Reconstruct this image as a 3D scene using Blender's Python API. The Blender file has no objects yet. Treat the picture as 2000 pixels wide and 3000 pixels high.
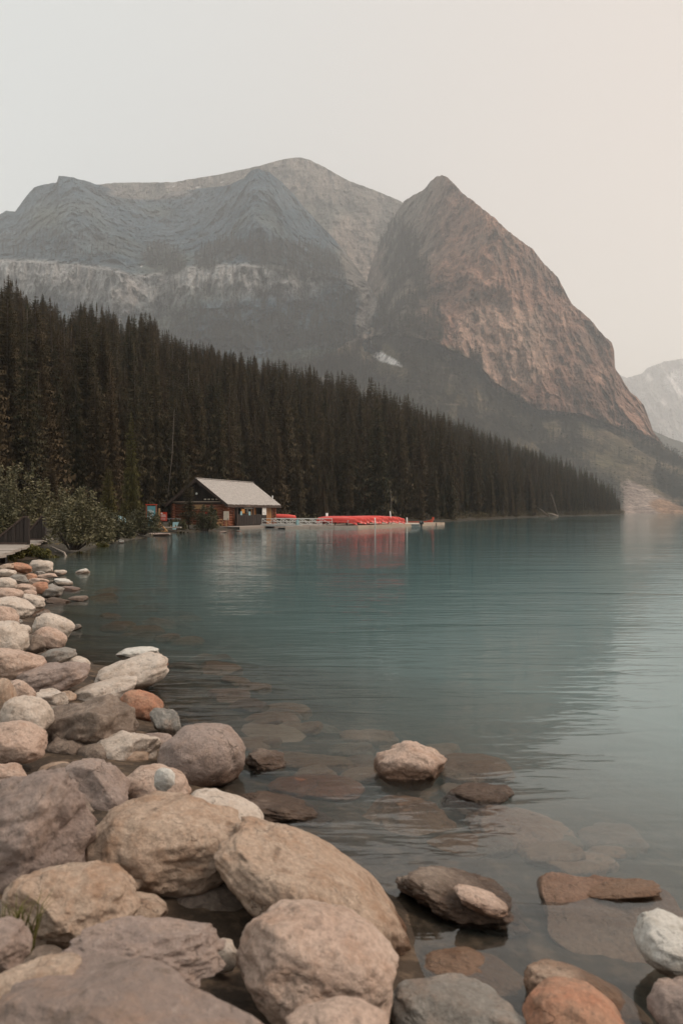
import bpy, bmesh, math, random
import numpy as np
from mathutils import Vector, Matrix
R = math.radians
random.seed(7)
rng = np.random.default_rng(7)
S = bpy.context.scene
COL = S.collection

# ------------------------------------------------------------------ camera, sky, sun, exposure
EYE, F = 1.6, 2400.0            # eye height above the lake; focal length in photo pixels (2000 x 3000)
cam_d = bpy.data.cameras.new('camera'); cam = bpy.data.objects.new('camera', cam_d); COL.objects.link(cam)
cam.location = (0, 0, EYE); cam.rotation_euler = (R(90), 0, 0)
cam_d.sensor_fit = 'VERTICAL'; cam_d.sensor_height = 36; cam_d.lens = 36 * F / 3000
cam_d.clip_start = 0.05; cam_d.clip_end = 20000
cam_d.dof.use_dof = True; cam_d.dof.focus_distance = 22; cam_d.dof.aperture_fstop = 4.0
S.camera = cam

SUN_EL, SUN_AZ = R(52), R(96)   # azimuth from +Y (view direction) towards +X
sdir = Vector((math.cos(SUN_EL) * math.sin(SUN_AZ), math.cos(SUN_EL) * math.cos(SUN_AZ), math.sin(SUN_EL)))
W = bpy.data.worlds.new('World'); S.world = W; W.use_nodes = True
nt = W.node_tree; N = nt.nodes; L = nt.links; N.clear()
sky = N.new('ShaderNodeTexSky'); sky.sky_type = 'NISHITA'; sky.sun_disc = False
sky.sun_elevation = SUN_EL; sky.sun_rotation = SUN_AZ; sky.dust_density = 6; sky.air_density = 1.5; sky.altitude = 1700
bg1 = N.new('ShaderNodeBackground'); bg1.inputs[1].default_value = 0.05
L.new(sky.outputs[0], bg1.inputs[0])
tc = N.new('ShaderNodeTexCoord')                       # smoke veil: pale everywhere, warmer towards the sun's side
dotn = N.new('ShaderNodeVectorMath'); dotn.operation = 'DOT_PRODUCT'
L.new(tc.outputs['Generated'], dotn.inputs[0]); dotn.inputs[1].default_value = Vector((0.96, 0.25, -0.12)).normalized()
mr = N.new('ShaderNodeMapRange'); mr.interpolation_type = 'SMOOTHSTEP'
mr.inputs['From Min'].default_value = -0.25; mr.inputs['From Max'].default_value = 0.75
L.new(dotn.outputs['Value'], mr.inputs['Value'])
mixc = N.new('ShaderNodeMix'); mixc.data_type = 'RGBA'
mixc.inputs[6].default_value = (0.705, 0.695, 0.615, 1); mixc.inputs[7].default_value = (0.755, 0.575, 0.405, 1)
L.new(mr.outputs[0], mixc.inputs[0])
bg2 = N.new('ShaderNodeBackground'); bg2.inputs[1].default_value = 0.93
L.new(mixc.outputs[2], bg2.inputs[0])
add = N.new('ShaderNodeAddShader'); L.new(bg1.outputs[0], add.inputs[0]); L.new(bg2.outputs[0], add.inputs[1])
wo = N.new('ShaderNodeOutputWorld'); L.new(add.outputs[0], wo.inputs['Surface'])

sun_d = bpy.data.lights.new('sun', 'SUN'); sun_d.energy = 2.1; sun_d.angle = R(14); sun_d.color = (1.0, 0.87, 0.74)
sun = bpy.data.objects.new('sun', sun_d); COL.objects.link(sun)
sun.rotation_euler = sdir.to_track_quat('Z', 'Y').to_euler()

S.view_settings.view_transform = 'Standard'; S.view_settings.look = 'None'
S.view_settings.exposure = 0.0; S.view_settings.gamma = 1.0; S.view_settings.use_curve_mapping = False
S.render.engine = 'CYCLES'
c = S.cycles
c.max_bounces = 8; c.diffuse_bounces = 2; c.glossy_bounces = 3; c.transmission_bounces = 3
c.volume_bounces = 5; c.transparent_max_bounces = 12; c.caustics_reflective = False; c.caustics_refractive = False
c.use_denoising = True

HAZE_DENSITY = 0.00017
WATER_DENSITY = 0.52

# ------------------------------------------------------------------ helpers
def P(px, py, D):               # photo pixel at depth D -> world point
    return Vector(((px - 1000) / F * D, D, EYE - (py - 1500) / F * D))

_g = np.random.default_rng(3)
_perm = _g.permutation(256); _perm = np.concatenate([_perm, _perm, _perm])
_grad = _g.normal(size=(256, 3)); _grad /= np.linalg.norm(_grad, axis=1)[:, None]
def perlin(p):
    p = np.asarray(p, float); i = np.floor(p).astype(np.int64); f = p - i; i &= 255
    u = f * f * f * (f * (f * 6 - 15) + 10); out = 0
    for dx in (0, 1):
        for dy in (0, 1):
            for dz in (0, 1):
                h = _perm[_perm[_perm[(i[..., 0] + dx) & 255] + ((i[..., 1] + dy) & 255)] + ((i[..., 2] + dz) & 255)]
                d = f - np.array([dx, dy, dz])
                w = (u[..., 0] if dx else 1 - u[..., 0]) * (u[..., 1] if dy else 1 - u[..., 1]) * (u[..., 2] if dz else 1 - u[..., 2])
                out = out + w * np.einsum('...k,...k->...', _grad[h], d)
    return out * 1.5
def fbm(p, o=4, gain=.5, ridged=False):
    a, s, t = 1.0, 0.0, 0.0; p = np.asarray(p, float)
    for k in range(o):
        n = perlin(p * 2 ** k + 17.3 * k)
        if ridged: n = 1 - 2 * np.abs(n)
        s = s + a * n; t += a; a *= gain
    return s / t
def sst(a, b, x):
    t = np.clip((x - a) / (b - a), 0, 1); return t * t * (3 - 2 * t)

def mesh_np(name, v, f, mats, mi=None, smooth=False):
    """v (n,3), f list of (m,k) arrays"""
    me = bpy.data.meshes.new(name)
    f = f if isinstance(f, list) else [f]
    v = np.asarray(v, np.float32)
    me.vertices.add(len(v)); me.vertices.foreach_set('co', v.ravel())
    loops = np.concatenate([a.ravel() for a in f]).astype(np.int32)
    tot = np.concatenate([np.full(len(a), a.shape[1], np.int32) for a in f])
    st = np.concatenate([[0], np.cumsum(tot)[:-1]]).astype(np.int32)
    me.loops.add(len(loops)); me.loops.foreach_set('vertex_index', loops)
    me.polygons.add(len(tot)); me.polygons.foreach_set('loop_start', st)
    try: me.polygons.foreach_set('loop_total', tot)
    except Exception: pass
    for m in (mats if isinstance(mats, (list, tuple)) else [mats]): me.materials.append(m)
    if mi is not None: me.polygons.foreach_set('material_index', np.asarray(mi, np.int32))
    me.polygons.foreach_set('use_smooth', np.full(len(tot), smooth))
    me.update(calc_edges=True); me.validate()
    return me
def obj(name, me, parent=None, loc=None, **props):
    o = bpy.data.objects.new(name, me); COL.objects.link(o)
    if parent: o.parent = parent
    if loc is not None: o.location = loc
    for k, val in props.items(): o[k] = val
    return o
def thing(name, label, cat, loc=(0, 0, 0), rz=0, group=None, me=None):
    o = bpy.data.objects.new(name, me); COL.objects.link(o); o.location = loc; o.rotation_euler = (0, 0, rz)
    o['label'] = label; o['category'] = cat
    if group: o['group'] = group
    return o
class MB:
    def __init__(s): s.v = []; s.f = []
    def add(s, v, f):
        n = len(s.v); s.v += [tuple(a) for a in v]; s.f += [tuple(i + n for i in a) for a in f]
    def box(s, c, d, ax=None):
        c = Vector(c); hx, hy, hz = d[0] / 2, d[1] / 2, d[2] / 2
        X, Y, Z = ax or (Vector((1, 0, 0)), Vector((0, 1, 0)), Vector((0, 0, 1)))
        vs = [c + X * (hx * a) + Y * (hy * b) + Z * (hz * e) for a in (-1, 1) for b in (-1, 1) for e in (-1, 1)]
        s.add(vs, [(0, 1, 3, 2), (4, 6, 7, 5), (0, 4, 5, 1), (2, 3, 7, 6), (0, 2, 6, 4), (1, 5, 7, 3)]); return s
    def bar(s, p, q, w, h=None, up=(0, 0, 1)):
        p = Vector(p); q = Vector(q); Y = (q - p); l = Y.length; Y.normalize()
        X = Y.cross(Vector(up));
        if X.length < 1e-4: X = Y.cross(Vector((1, 0, 0)))
        X.normalize(); Z = X.cross(Y); s.box((p + q) / 2, (w, l, h or w), (X, Y, Z)); return s
    def tube(s, pts, rs, n=8, cap=True):
        rings = []; k = len(pts); pts = [Vector(p) for p in pts]; base = len(s.v)
        for i, p in enumerate(pts):
            t = (pts[min(i + 1, k - 1)] - pts[max(i - 1, 0)]).normalized()
            a = t.cross(Vector((0.13, 0.2, 1)) if abs(t.z) < .9 else Vector((1, 0.1, 0))).normalized(); b = t.cross(a)
            r = rs[i] if isinstance(rs, (list, tuple)) else rs
            s.v += [tuple(p + (a * math.cos(2 * math.pi * j / n) + b * math.sin(2 * math.pi * j / n)) * r) for j in range(n)]
        for i in range(k - 1):
            for j in range(n):
                s.f.append((base + i * n + j, base + i * n + (j + 1) % n, base + (i + 1) * n + (j + 1) % n, base + (i + 1) * n + j))
        if cap:
            s.f.append(tuple(base + j for j in range(n))[::-1]); s.f.append(tuple(base + (k - 1) * n + j for j in range(n)))
        return s
    def mesh(s, name, mat, smooth=False, bevel=0):
        me = bpy.data.meshes.new(name); me.from_pydata(s.v, [], s.f); me.materials.append(mat)
        bm = bmesh.new(); bm.from_mesh(me); bmesh.ops.recalc_face_normals(bm, faces=bm.faces)
        if bevel: bmesh.ops.bevel(bm, geom=bm.edges[:], offset=bevel, segments=1, affect='EDGES')
        bm.to_mesh(me); bm.free()
        if smooth: me.polygons.foreach_set('use_smooth', [True] * len(me.polygons))
        return me
    def build(s, name, mat, parent=None, smooth=False, bevel=0, **props):
        return obj(name, s.mesh(name, mat, smooth, bevel), parent, **props)

# ------------------------------------------------------------------ materials
def newmat(name):
    m = bpy.data.materials.new(name); m.use_nodes = True; m.node_tree.nodes.clear(); return m
class G:                          # tiny node-graph helper
    def __init__(s, m): s.t = m.node_tree; s.n = s.t.nodes; s.l = s.t.links
    def node(s, typ, ins=None, **at):
        n = s.n.new(typ)
        for k, v in at.items(): setattr(n, k, v)
        for k, v in (ins or {}).items(): s.put(n.inputs[k], v)
        return n
    def put(s, inp, v):
        if hasattr(v, 'is_output'): s.l.new(v, inp)
        else: inp.default_value = v
    def noise(s, vec, scale, detail=4, rough=.55, dist=0.0):
        n = s.node('ShaderNodeTexNoise', {'Vector': vec, 'Scale': scale, 'Detail': detail, 'Roughness': rough, 'Distortion': dist}); return n.outputs['Fac']
    def mapv(s, vec, scale): return s.node('ShaderNodeMapping', {'Vector': vec, 'Scale': scale}).outputs[0]
    def rng(s, x, a, b, c=0.0, d=1.0):
        return s.node('ShaderNodeMapRange', {'Value': x, 'From Min': a, 'From Max': b, 'To Min': c, 'To Max': d}).outputs[0]
    def mix(s, f, a, b, mode='MIX'):
        n = s.node('ShaderNodeMix', data_type='RGBA', blend_type=mode); s.put(n.inputs[0], f)
        s.put(n.inputs[6], a if hasattr(a, 'is_output') else (*a, 1)); s.put(n.inputs[7], b if hasattr(b, 'is_output') else (*b, 1)); return n.outputs[2]
    def math(s, op, a, b=0.0):
        n = s.node('ShaderNodeMath', operation=op); s.put(n.inputs[0], a); s.put(n.inputs[1], b); return n.outputs[0]
    def out(s, col, rough=.8, bump=None, bstr=.5, bdist=.01, spec=.3, extra=None):
        b = s.node('ShaderNodeBsdfPrincipled'); s.put(b.inputs['Base Color'], col if hasattr(col, 'is_output') else (*col, 1))
        s.put(b.inputs['Roughness'], rough); b.inputs['Specular IOR Level'].default_value = spec
        if bump is not None:
            bn = s.node('ShaderNodeBump', {'Strength': bstr, 'Distance': bdist, 'Height': bump}); s.l.new(bn.outputs[0], b.inputs['Normal'])
        for k, v in (extra or {}).items(): s.put(b.inputs[k], v)
        o = s.node('ShaderNodeOutputMaterial'); s.l.new(b.outputs[0], o.inputs['Surface']); return b
def plain(name, col, rough=.7, var=.25, scale=6.0, stretch=(1, 1, 1), bump=.004, spec=.3):
    m = newmat(name); g = G(m); tcn = g.node('ShaderNodeTexCoord').outputs['Object']
    v = g.mapv(tcn, stretch); n = g.noise(v, scale, 5)
    a = tuple(x * (1 - var) for x in col); b = tuple(min(1, x * (1 + var)) for x in col)
    rnd = g.node('ShaderNodeObjectInfo').outputs['Random']
    cc = g.mix(g.rng(n, .3, .7), a, b)
    cc = g.mix(1.0, cc, g.mix(rnd, (1 - var * .6,) * 3, (1 + var * .3,) * 3), 'MULTIPLY')
    g.out(cc, rough, n, .5, bump, spec); return m

def rockmat(name, c1, c2, c3, stain=(.16, .10, .06), sc=1.0, stain_amt=.6, speck=.42):
    m = newmat(name); g = G(m)
    oi = g.node('ShaderNodeObjectInfo'); tcn = g.node('ShaderNodeTexCoord').outputs['Object']
    off = g.node('ShaderNodeVectorMath', {0: oi.outputs['Location'], 1: (3.1, 2.3, 1.7)}, operation='MULTIPLY').outputs[0]
    v = g.node('ShaderNodeVectorMath', {0: tcn, 1: off}, operation='ADD').outputs[0]
    n1 = g.noise(v, 3.6 * sc, 7, .66, .6); n2 = g.noise(v, 9 * sc, 7, .68, .3); n3 = g.noise(v, 55 * sc, 5, .7); n4 = g.noise(v, 5.0 * sc, 8, .72, .8)
    cc = g.mix(g.rng(n1, .36, .62), c1, c2)
    cc = g.mix(g.rng(n2, .48, .70, 0, .85), cc, c3)
    cc = g.mix(g.rng(n4, .54, .66, 0, stain_amt), cc, stain)
    cc = g.mix(g.rng(n3, .34, .66, speck, 0), cc, (.10, .08, .065))
    cc = g.mix(g.rng(n3, .58, .76, 0, .22), cc, (.60, .53, .46))
    wv = g.node('ShaderNodeVectorMath', {0: v, 1: g.node('ShaderNodeTexNoise', {'Vector': v, 'Scale': 4.0 * sc, 'Detail': 5}).outputs['Color']}, operation='ADD').outputs[0]
    vo = g.node('ShaderNodeTexVoronoi', {'Vector': wv, 'Scale': 2.6 * sc}, feature='DISTANCE_TO_EDGE').outputs['Distance']
    crack = g.math('MULTIPLY', g.rng(vo, .0, .022, 1, 0), g.rng(n1, .52, .66))     # fine fissures in some places only
    cc = g.mix(g.math('MULTIPLY', crack, .42), cc, (.09, .06, .04))
    n5 = g.noise(v, 24 * sc, 3, .6); cc = g.mix(g.rng(n5, .60, .68, 0, .5), cc, (.13, .095, .07))   # dark lichen dots
    z = g.node('ShaderNodeSeparateXYZ', {0: g.node('ShaderNodeNewGeometry').outputs['Position']}).outputs[2]
    zz = g.math('ADD', z, g.math('MULTIPLY', g.math('SUBTRACT', n1, .5), .12))
    wet = g.rng(zz, .05, .10, 1, 0)                            # wave-washed band and everything below the water line
    cc = g.mix(g.math('MULTIPLY', wet, .8), cc, g.mix(1.0, cc, g.mix(g.rng(z, -.12, .0), (.66, .50, .37), (.30, .20, .13)), 'MULTIPLY'))
    h = g.math('ADD', g.math('MULTIPLY', g.math('SUBTRACT', n2, g.math('MULTIPLY', crack, .5)), .7), g.math('ADD', g.math('MULTIPLY', n3, .42), g.math('MULTIPLY', n4, .6)))
    g.out(cc, g.rng(wet, 0, 1, .78, .32), h, 1.0, .03, .35); return m
RM = {
 'tan':   rockmat('tan_rock', (.52, .365, .265), (.59, .445, .34), (.38, .215, .125), stain=(.19, .105, .058), stain_amt=.6),
 'pink':  rockmat('pink_rock', (.60, .425, .335), (.65, .485, .39), (.48, .30, .21), stain=(.27, .16, .10), stain_amt=.4),
 'pale':  rockmat('pale_rock', (.65, .535, .445), (.70, .60, .515), (.51, .385, .295), stain=(.35, .225, .15), stain_amt=.3, speck=.3),
 'orange': rockmat('orange_rock', (.52, .22, .125), (.56, .31, .20), (.42, .27, .185), stain=(.30, .115, .06)),
 'mauve': rockmat('mauve_rock', (.34, .255, .22), (.42, .325, .28), (.46, .325, .255), stain=(.19, .125, .095), stain_amt=.5),
 'grey':  rockmat('grey_rock', (.28, .255, .225), (.36, .335, .30), (.33, .24, .185), stain=(.16, .125, .10), stain_amt=.5),
 'dark':  rockmat('dark_rock', (.17, .12, .088), (.28, .21, .165), (.42, .33, .265), stain=(.065, .045, .035), stain_amt=.8, speck=.5),
 'white': rockmat('white_rock', (.68, .64, .58), (.74, .70, .64), (.52, .46, .38), stain=(.36, .28, .2), stain_amt=.3, speck=.25),
 'slab':  rockmat('slab_rock', (.25, .185, .155), (.32, .245, .21), (.35, .225, .16), stain=(.14, .095, .075), sc=.8, stain_amt=.5, speck=.3),
}
wood_dark = plain('dark_stained_boards', (.030, .021, .017), .65, .3, 3, (8, 8, .6))
wood_log = plain('red_brown_logs', (.25, .088, .044), .6, .35, 5, (1, 1, 6))
wood_orange = plain('varnished_orange_door', (.30, .13, .035), .5, .25, 3, (9, 9, .5))
wood_grey = plain('weathered_grey_boards', (.34, .29, .25), .85, .2, 4, (.6, 6, 6))
wood_tan = plain('tan_dock_boards', (.46, .35, .27), .8, .15, 4, (1, 5, 5))
wood_post = plain('raw_pine_post', (.42, .24, .11), .7, .25, 6, (4, 4, .5))
shingle_m = plain('weathered_shingles', (.48, .44, .41), .85, .22, 5, (1, 1, 1), .01)
trim_m = plain('brown_trim', (.075, .05, .04), .7, .2)
white_m = plain('white_paint', (.70, .68, .64), .5, .06)
cream_m = plain('cream_board', (.62, .52, .42), .6, .06)
teal_m = plain('teal_sign_paint', (.10, .26, .29), .5, .06)
pteal_m = plain('pale_teal_paint', (.28, .44, .46), .5, .06)
redsign_m = plain('red_sign_paint', (.46, .045, .02), .5, .06)
canoe_m = plain('red_canoe_gelcoat', (.68, .055, .035), .38, .12, 2, (1, 1, 1), .001, .5)
canoe2_m = plain('orange_red_canoe_gelcoat', (.58, .07, .025), .4, .1, 2, (1, 1, 1), .001, .5)
black_m = plain('black_plastic', (.022, .022, .024), .45, .2)
metal_m = plain('grey_metal', (.35, .36, .36), .45, .1)
glass_m = plain('dark_window_glass', (.012, .016, .018), .08, .1, spec=.6)
amber_m = newmat('lit_window'); _g1 = G(amber_m); _g1.out((.5, .2, .05), .5, extra={'Emission Color': (1, .42, .10, 1), 'Emission Strength': .25})
tarp_m = plain('blue_white_tarp', (.30, .46, .50), .5, .35, 3)
bark_m = plain('grey_brown_bark', (.095, .072, .058), .9, .35, 8, (3, 3, .5), .01)
deadwood_m = plain('bleached_dead_wood', (.34, .28, .23), .85, .2, 8, (3, 3, .5), .01)

snag_m = plain('grey_snag_wood', (.17, .135, .11), .9, .3, 8, (3, 3, .5), .01)
def needlemat(name, c1, c2, c3):
    m = newmat(name); g = G(m); oi = g.node('ShaderNodeObjectInfo').outputs['Random']
    gp = g.node('ShaderNodeNewGeometry').outputs['Position']
    n = g.noise(gp, 1.3, 3, .6)
    cc = g.mix(oi, c1, c2); cc = g.mix(g.rng(n, .42, .72), cc, c3)
    g.out(cc, .75, spec=.15); return m
needle_m = needlemat('spruce_needles', (.028, .029, .015), (.068, .046, .025), (.100, .069, .035))
needle_y = needlemat('yellowish_needles', (.06, .055, .018), (.075, .065, .02), (.11, .085, .03))
needle_far = needlemat('distant_spruce', (.016, .019, .012), (.080, .062, .036), (.060, .050, .030))
def leafmat(name, c1, c2, c3):
    m = newmat(name); g = G(m); gp = g.node('ShaderNodeNewGeometry').outputs['Position']
    n = g.noise(gp, 2.2, 2, .6); n2 = g.noise(gp, 14, 2)
    cc = g.mix(g.rng(n, .35, .65), c1, c2); cc = g.mix(g.rng(n2, .5, .7), cc, c3)
    g.out(cc, .6, spec=.3); return m
willow_m = leafmat('willow_leaves', (.085, .078, .036), (.14, .12, .06), (.22, .19, .11))
shrub_m = leafmat('dark_shrub_leaves', (.05, .05, .024), (.085, .078, .036), (.13, .11, .055))
under_m = leafmat('shore_undergrowth_leaves', (.06, .055, .02), (.11, .075, .03), (.15, .105, .045))
moss_m = leafmat('moss_and_grass', (.07, .07, .015), (.11, .095, .02), (.15, .12, .03))

# ------------------------------------------------------------------ terrain: shoreline, banks, lake bed, wooded hillside
SHORE = np.array([(1.6, -8), (1.1, .5), (.75, 2.2), (.55, 2.7), (.3, 3.2), (0, 4.0), (-.55, 4.6), (-1.1, 5.9), (-1.7, 7.6), (-2.0, 8.5), (-2.6, 8.6), (-3.3, 9.6),
 (-3.9, 11), (-5.2, 14.2), (-7.0, 19), (-8.4, 22.6), (-9.6, 24.2), (-10.6, 27), (-10.4, 29), (-10.6, 33), (-11.4, 38), (-11.7, 45), (-12.6, 59), (-11.6, 68), (-10.6, 74), (-7.5, 86), (-4.5, 100),
 (-1, 115), (8, 128), (20, 146), (44, 213), (79, 307), (103, 350), (145, 440), (177, 512), (190, 560), (178, 640), (110, 780), (0, 960)], float)
POLY = np.vstack([SHORE, [(-900, 1300), (-1200, 400), (-900, -60), (1.8, -60)]])
def sdist(X, Y):
    X = np.asarray(X, float); Y = np.asarray(Y, float); d2 = np.full(X.shape, 1e12)
    for a, b in zip(SHORE[:-1], SHORE[1:]):
        ab = b - a; t = np.clip(((X - a[0]) * ab[0] + (Y - a[1]) * ab[1]) / (ab @ ab), 0, 1)
        d2 = np.minimum(d2, (X - a[0] - t * ab[0]) ** 2 + (Y - a[1] - t * ab[1]) ** 2)
    ins = np.zeros(X.shape, bool)
    for a, b in zip(POLY, np.roll(POLY, -1, 0)):
        cr = (a[1] > Y) != (b[1] > Y)
        with np.errstate(divide='ignore', invalid='ignore'):
            xi = a[0] + (Y - a[1]) * (b[0] - a[0]) / (b[1] - a[1])
        ins ^= cr & (X < xi)
    d = np.sqrt(d2); return np.where(ins, d, -d)
def ground(X, Y):
    X = np.asarray(X, float); Y = np.asarray(Y, float); s = sdist(X, Y)
    near = 1 - sst(24, 34, Y)
    flat = 16 - 10 * sst(100, 160, Y)
    bank = np.where(s > 0, .55 * (1 - np.exp(-np.maximum(s, 0) / 2.2)), 0)
    hill = .52 * np.maximum(0, s - flat) * (1 - near); hill = 52 * (1 - np.exp(-hill / 52)) * 1.25
    p = np.stack([X / 14, Y / 14, X * 0], -1); hill = hill * (1 + .12 * perlin(p))
    w_ = np.maximum(-s, 0); bed = np.where(s < 0, -np.minimum(.11 * w_ + .012 * w_ * w_, 6.0), 0)
    q = np.stack([X * 1.3, Y * 1.3, X * 0], -1)
    rough = .05 * perlin(q) * (Y < 60)
    cu = (X + 11.1) * .335 + (Y - 80) * .942; cw = (X + 11.1) * -.942 + (Y - 80) * .335
    bank = bank * (1 - .9 * sst(-4, -1, cu) * (1 - sst(14, 17, cu)) * sst(-4, -2.5, cw) * (1 - sst(8, 11, cw)))
    return bank + hill + bed + rough - .03 * near
soil_m = newmat('shore_soil'); _q = G(soil_m); _p = _q.node('ShaderNodeNewGeometry').outputs['Position']
_n = _q.noise(_p, 1.1, 6, .65); _n2 = _q.noise(_p, 9, 5, .65); _z = _q.node('ShaderNodeSeparateXYZ', {0: _p}).outputs[2]
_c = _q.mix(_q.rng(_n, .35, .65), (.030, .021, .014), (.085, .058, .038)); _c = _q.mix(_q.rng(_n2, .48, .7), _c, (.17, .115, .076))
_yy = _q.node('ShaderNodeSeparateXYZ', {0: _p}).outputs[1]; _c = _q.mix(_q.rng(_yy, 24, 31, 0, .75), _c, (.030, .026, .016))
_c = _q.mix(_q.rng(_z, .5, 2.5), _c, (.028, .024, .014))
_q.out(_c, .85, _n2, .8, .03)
def grid(nx, ny):
    i = np.arange(nx * ny).reshape(ny, nx); return np.stack([i[:-1, :-1], i[:-1, 1:], i[1:, 1:], i[1:, :-1]], -1).reshape(-1, 4)
xs = np.arange(-22, 12.01, .2); ys = np.arange(-9, 40.01, .2); X, Y = np.meshgrid(xs, ys)
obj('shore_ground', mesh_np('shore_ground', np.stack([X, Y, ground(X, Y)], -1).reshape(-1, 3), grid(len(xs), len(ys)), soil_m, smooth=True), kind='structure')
ys = np.concatenate([np.geomspace(39.5, 150, 110), np.geomspace(152, 1100, 110)]); ts = np.linspace(-.75, .62, 240); T, Y = np.meshgrid(ts, ys); X = T * Y
Z = ground(X, Y); Z = Z - .03
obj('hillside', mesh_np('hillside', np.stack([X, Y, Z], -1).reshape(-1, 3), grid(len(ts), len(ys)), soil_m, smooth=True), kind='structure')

# ------------------------------------------------------------------ mountains
mnt_m = newmat('mountain_rock'); g = G(mnt_m)
_p = g.node('ShaderNodeNewGeometry').outputs['Position']
ca = g.node('ShaderNodeVertexColor', layer_name='Col').outputs[0]
ns = g.noise(g.mapv(_p, (.03, .03, .007)), 1, 7, .68, .5); nh = g.noise(g.mapv(_p, (.008, .008, .055)), 1, 6, .6, .8); nf = g.noise(_p, .11, 5, .7)
cc = g.mix(1.0, ca, g.mix(g.rng(ns, .34, .66), (.62, .60, .60), (1.3, 1.3, 1.28)), 'MULTIPLY')
cc = g.mix(1.0, cc, g.mix(g.rng(nh, .36, .64), (.88, .87, .87), (1.10, 1.10, 1.10)), 'MULTIPLY')
cc = g.mix(1.0, cc, g.mix(g.rng(nf, .35, .65), (.72, .72, .72), (1.22, 1.22, 1.22)), 'MULTIPLY')
nv = g.noise(g.mapv(_p, (.13, .13, .028)), 1, 6, .7, .6); nl = g.noise(g.mapv(_p, (.012, .012, .17)), 1, 5, .65, .5)
cc = g.mix(1.0, cc, g.mix(g.rng(nv, .36, .62), (.66, .64, .64), (1.2, 1.2, 1.2)), 'MULTIPLY')
cc = g.mix(1.0, cc, g.mix(g.rng(nl, .38, .62), (.86, .85, .85), (1.12, 1.12, 1.12)), 'MULTIPLY')
ns = g.math('ADD', ns, g.math('ADD', g.math('MULTIPLY', nv, .5), g.math('MULTIPLY', nl, .25)))
g.out(cc, .95, g.math('ADD', ns, g.math('ADD', nf, nh)), 1.0, 9.0, .1)

def itp(pts):
    a = np.array(pts, float); return lambda x: np.interp(x, a[:, 0], a[:, 1])
TREES_FAR = []                     # (x,y,z,scale)
def layer(name, ridge, u0, u1, nu, nv, base, depth, colour, amp, forest=None, tree_h=15, ntrees=0, jag=4):
    rf = itp(ridge); u = np.linspace(u0, u1, nu); v = np.linspace(0, 1, nv)
    U, V = np.meshgrid(u, v)
    jg = jag * (1 + 2.2 * (1 - sst(1120, 1240, u)) * (name == 'cliff_peak'))
    ry = rf(u) + jg * fbm(np.stack([u / 16, u * 0, u * 0 + len(name)], -1), 4, .6)
    by = base(u); PY = by + (ry - by) * V
    D = depth(U, PY, V, ry)
    X = (U - 1000) / F * D; Zz = EYE - (PY - 1500) / F * D
    q = np.stack([X, D * .6, Zz], -1)
    rib = fbm(q * np.array([1 / 170, 1 / 170, 1 / 520]), 5, .55, True)
    fine = fbm(q * np.array([1 / 38, 1 / 38, 1 / 95]) + 9, 4, .6, True)
    strata = np.sin(Zz / 11 + 3.0 * fbm(q / 220 + 5, 3)) * .5 + np.sin(Zz / 4.1 + 2 * fbm(q / 90 + 2, 2)) * .35
    a = amp(U, PY)
    blk = np.floor(3.2 * fbm(q * np.array([1 / 75, 1 / 75, 1 / 230]) + 21, 3)) / 3.2
    D2 = D - a * (rib * 80 + fine * 36 + strata * 1.0 + blk * (22 if name == 'cliff_peak' else 0) + (fbm(q * np.array([1 / 80, 1 / 80, 1 / 420]) + 31, 4, .6, True) * 42 if name == 'massif' else 0))
    X = (U - 1000) / F * D2; Zz = EYE - (PY - 1500) / F * D2
    v3 = np.stack([X, D2, Zz], -1)
    rowb = []
    for k, (dd, zf) in enumerate(((120, .86), (500, .5), (1100, -.02))):
        b = v3[-1].copy(); s_ = (b[:, 1] + dd) / b[:, 1]; b[:, 0] *= s_; b[:, 1] += dd; b[:, 2] = b[:, 2] * zf; rowb.append(b)
    allv = np.concatenate([v3, np.array(rowb)], 0)
    me = mesh_np(name, allv.reshape(-1, 3), grid(nu, nv + 3), mnt_m, smooth=False)
    col = colour(U, PY, q, rib, fine); fm = forest(U, PY, q) if forest else np.zeros_like(U)
    dark = np.array([.036, .037, .027]); col = col * (1 - .8 * fm[..., None]) + dark * .8 * fm[..., None]
    col = np.concatenate([col, np.repeat(col[-1:], 3, 0)], 0)
    at = me.color_attributes.new('Col', 'FLOAT_COLOR', 'POINT')
    rgba = np.ones((col.shape[0] * col.shape[1], 4), np.float32); rgba[:, :3] = np.clip(col.reshape(-1, 3), 0, 1); at.data.foreach_set('color', rgba.ravel())
    if ntrees:
        w = fm.ravel() * (D2 ** 2).ravel(); w = w / w.sum(); idx = rng.choice(w.size, ntrees, p=w)
        pts = v3.reshape(-1, 3)[idx]; pts = pts + rng.normal(size=pts.shape) * np.array([1.2, 1.2, 0.2])
        for p in pts: TREES_FAR.append((*p, tree_h * rng.uniform(.55, 1.2)))
    return obj(name, me, kind='structure')

def ell(U, Y, cx, cy, rx, ry, rot=0):
    c_, s_ = math.cos(R(rot)), math.sin(R(rot)); a = (U - cx) * c_ + (Y - cy) * s_; b = -(U - cx) * s_ + (Y - cy) * c_
    return 1 - sst(.75, 1.1, np.sqrt((a / rx) ** 2 + (b / ry) ** 2))
def V3(*a): return np.array(a)
def lerp3(a, b, t): return a * (1 - t[..., None]) + b * t[..., None]
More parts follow.
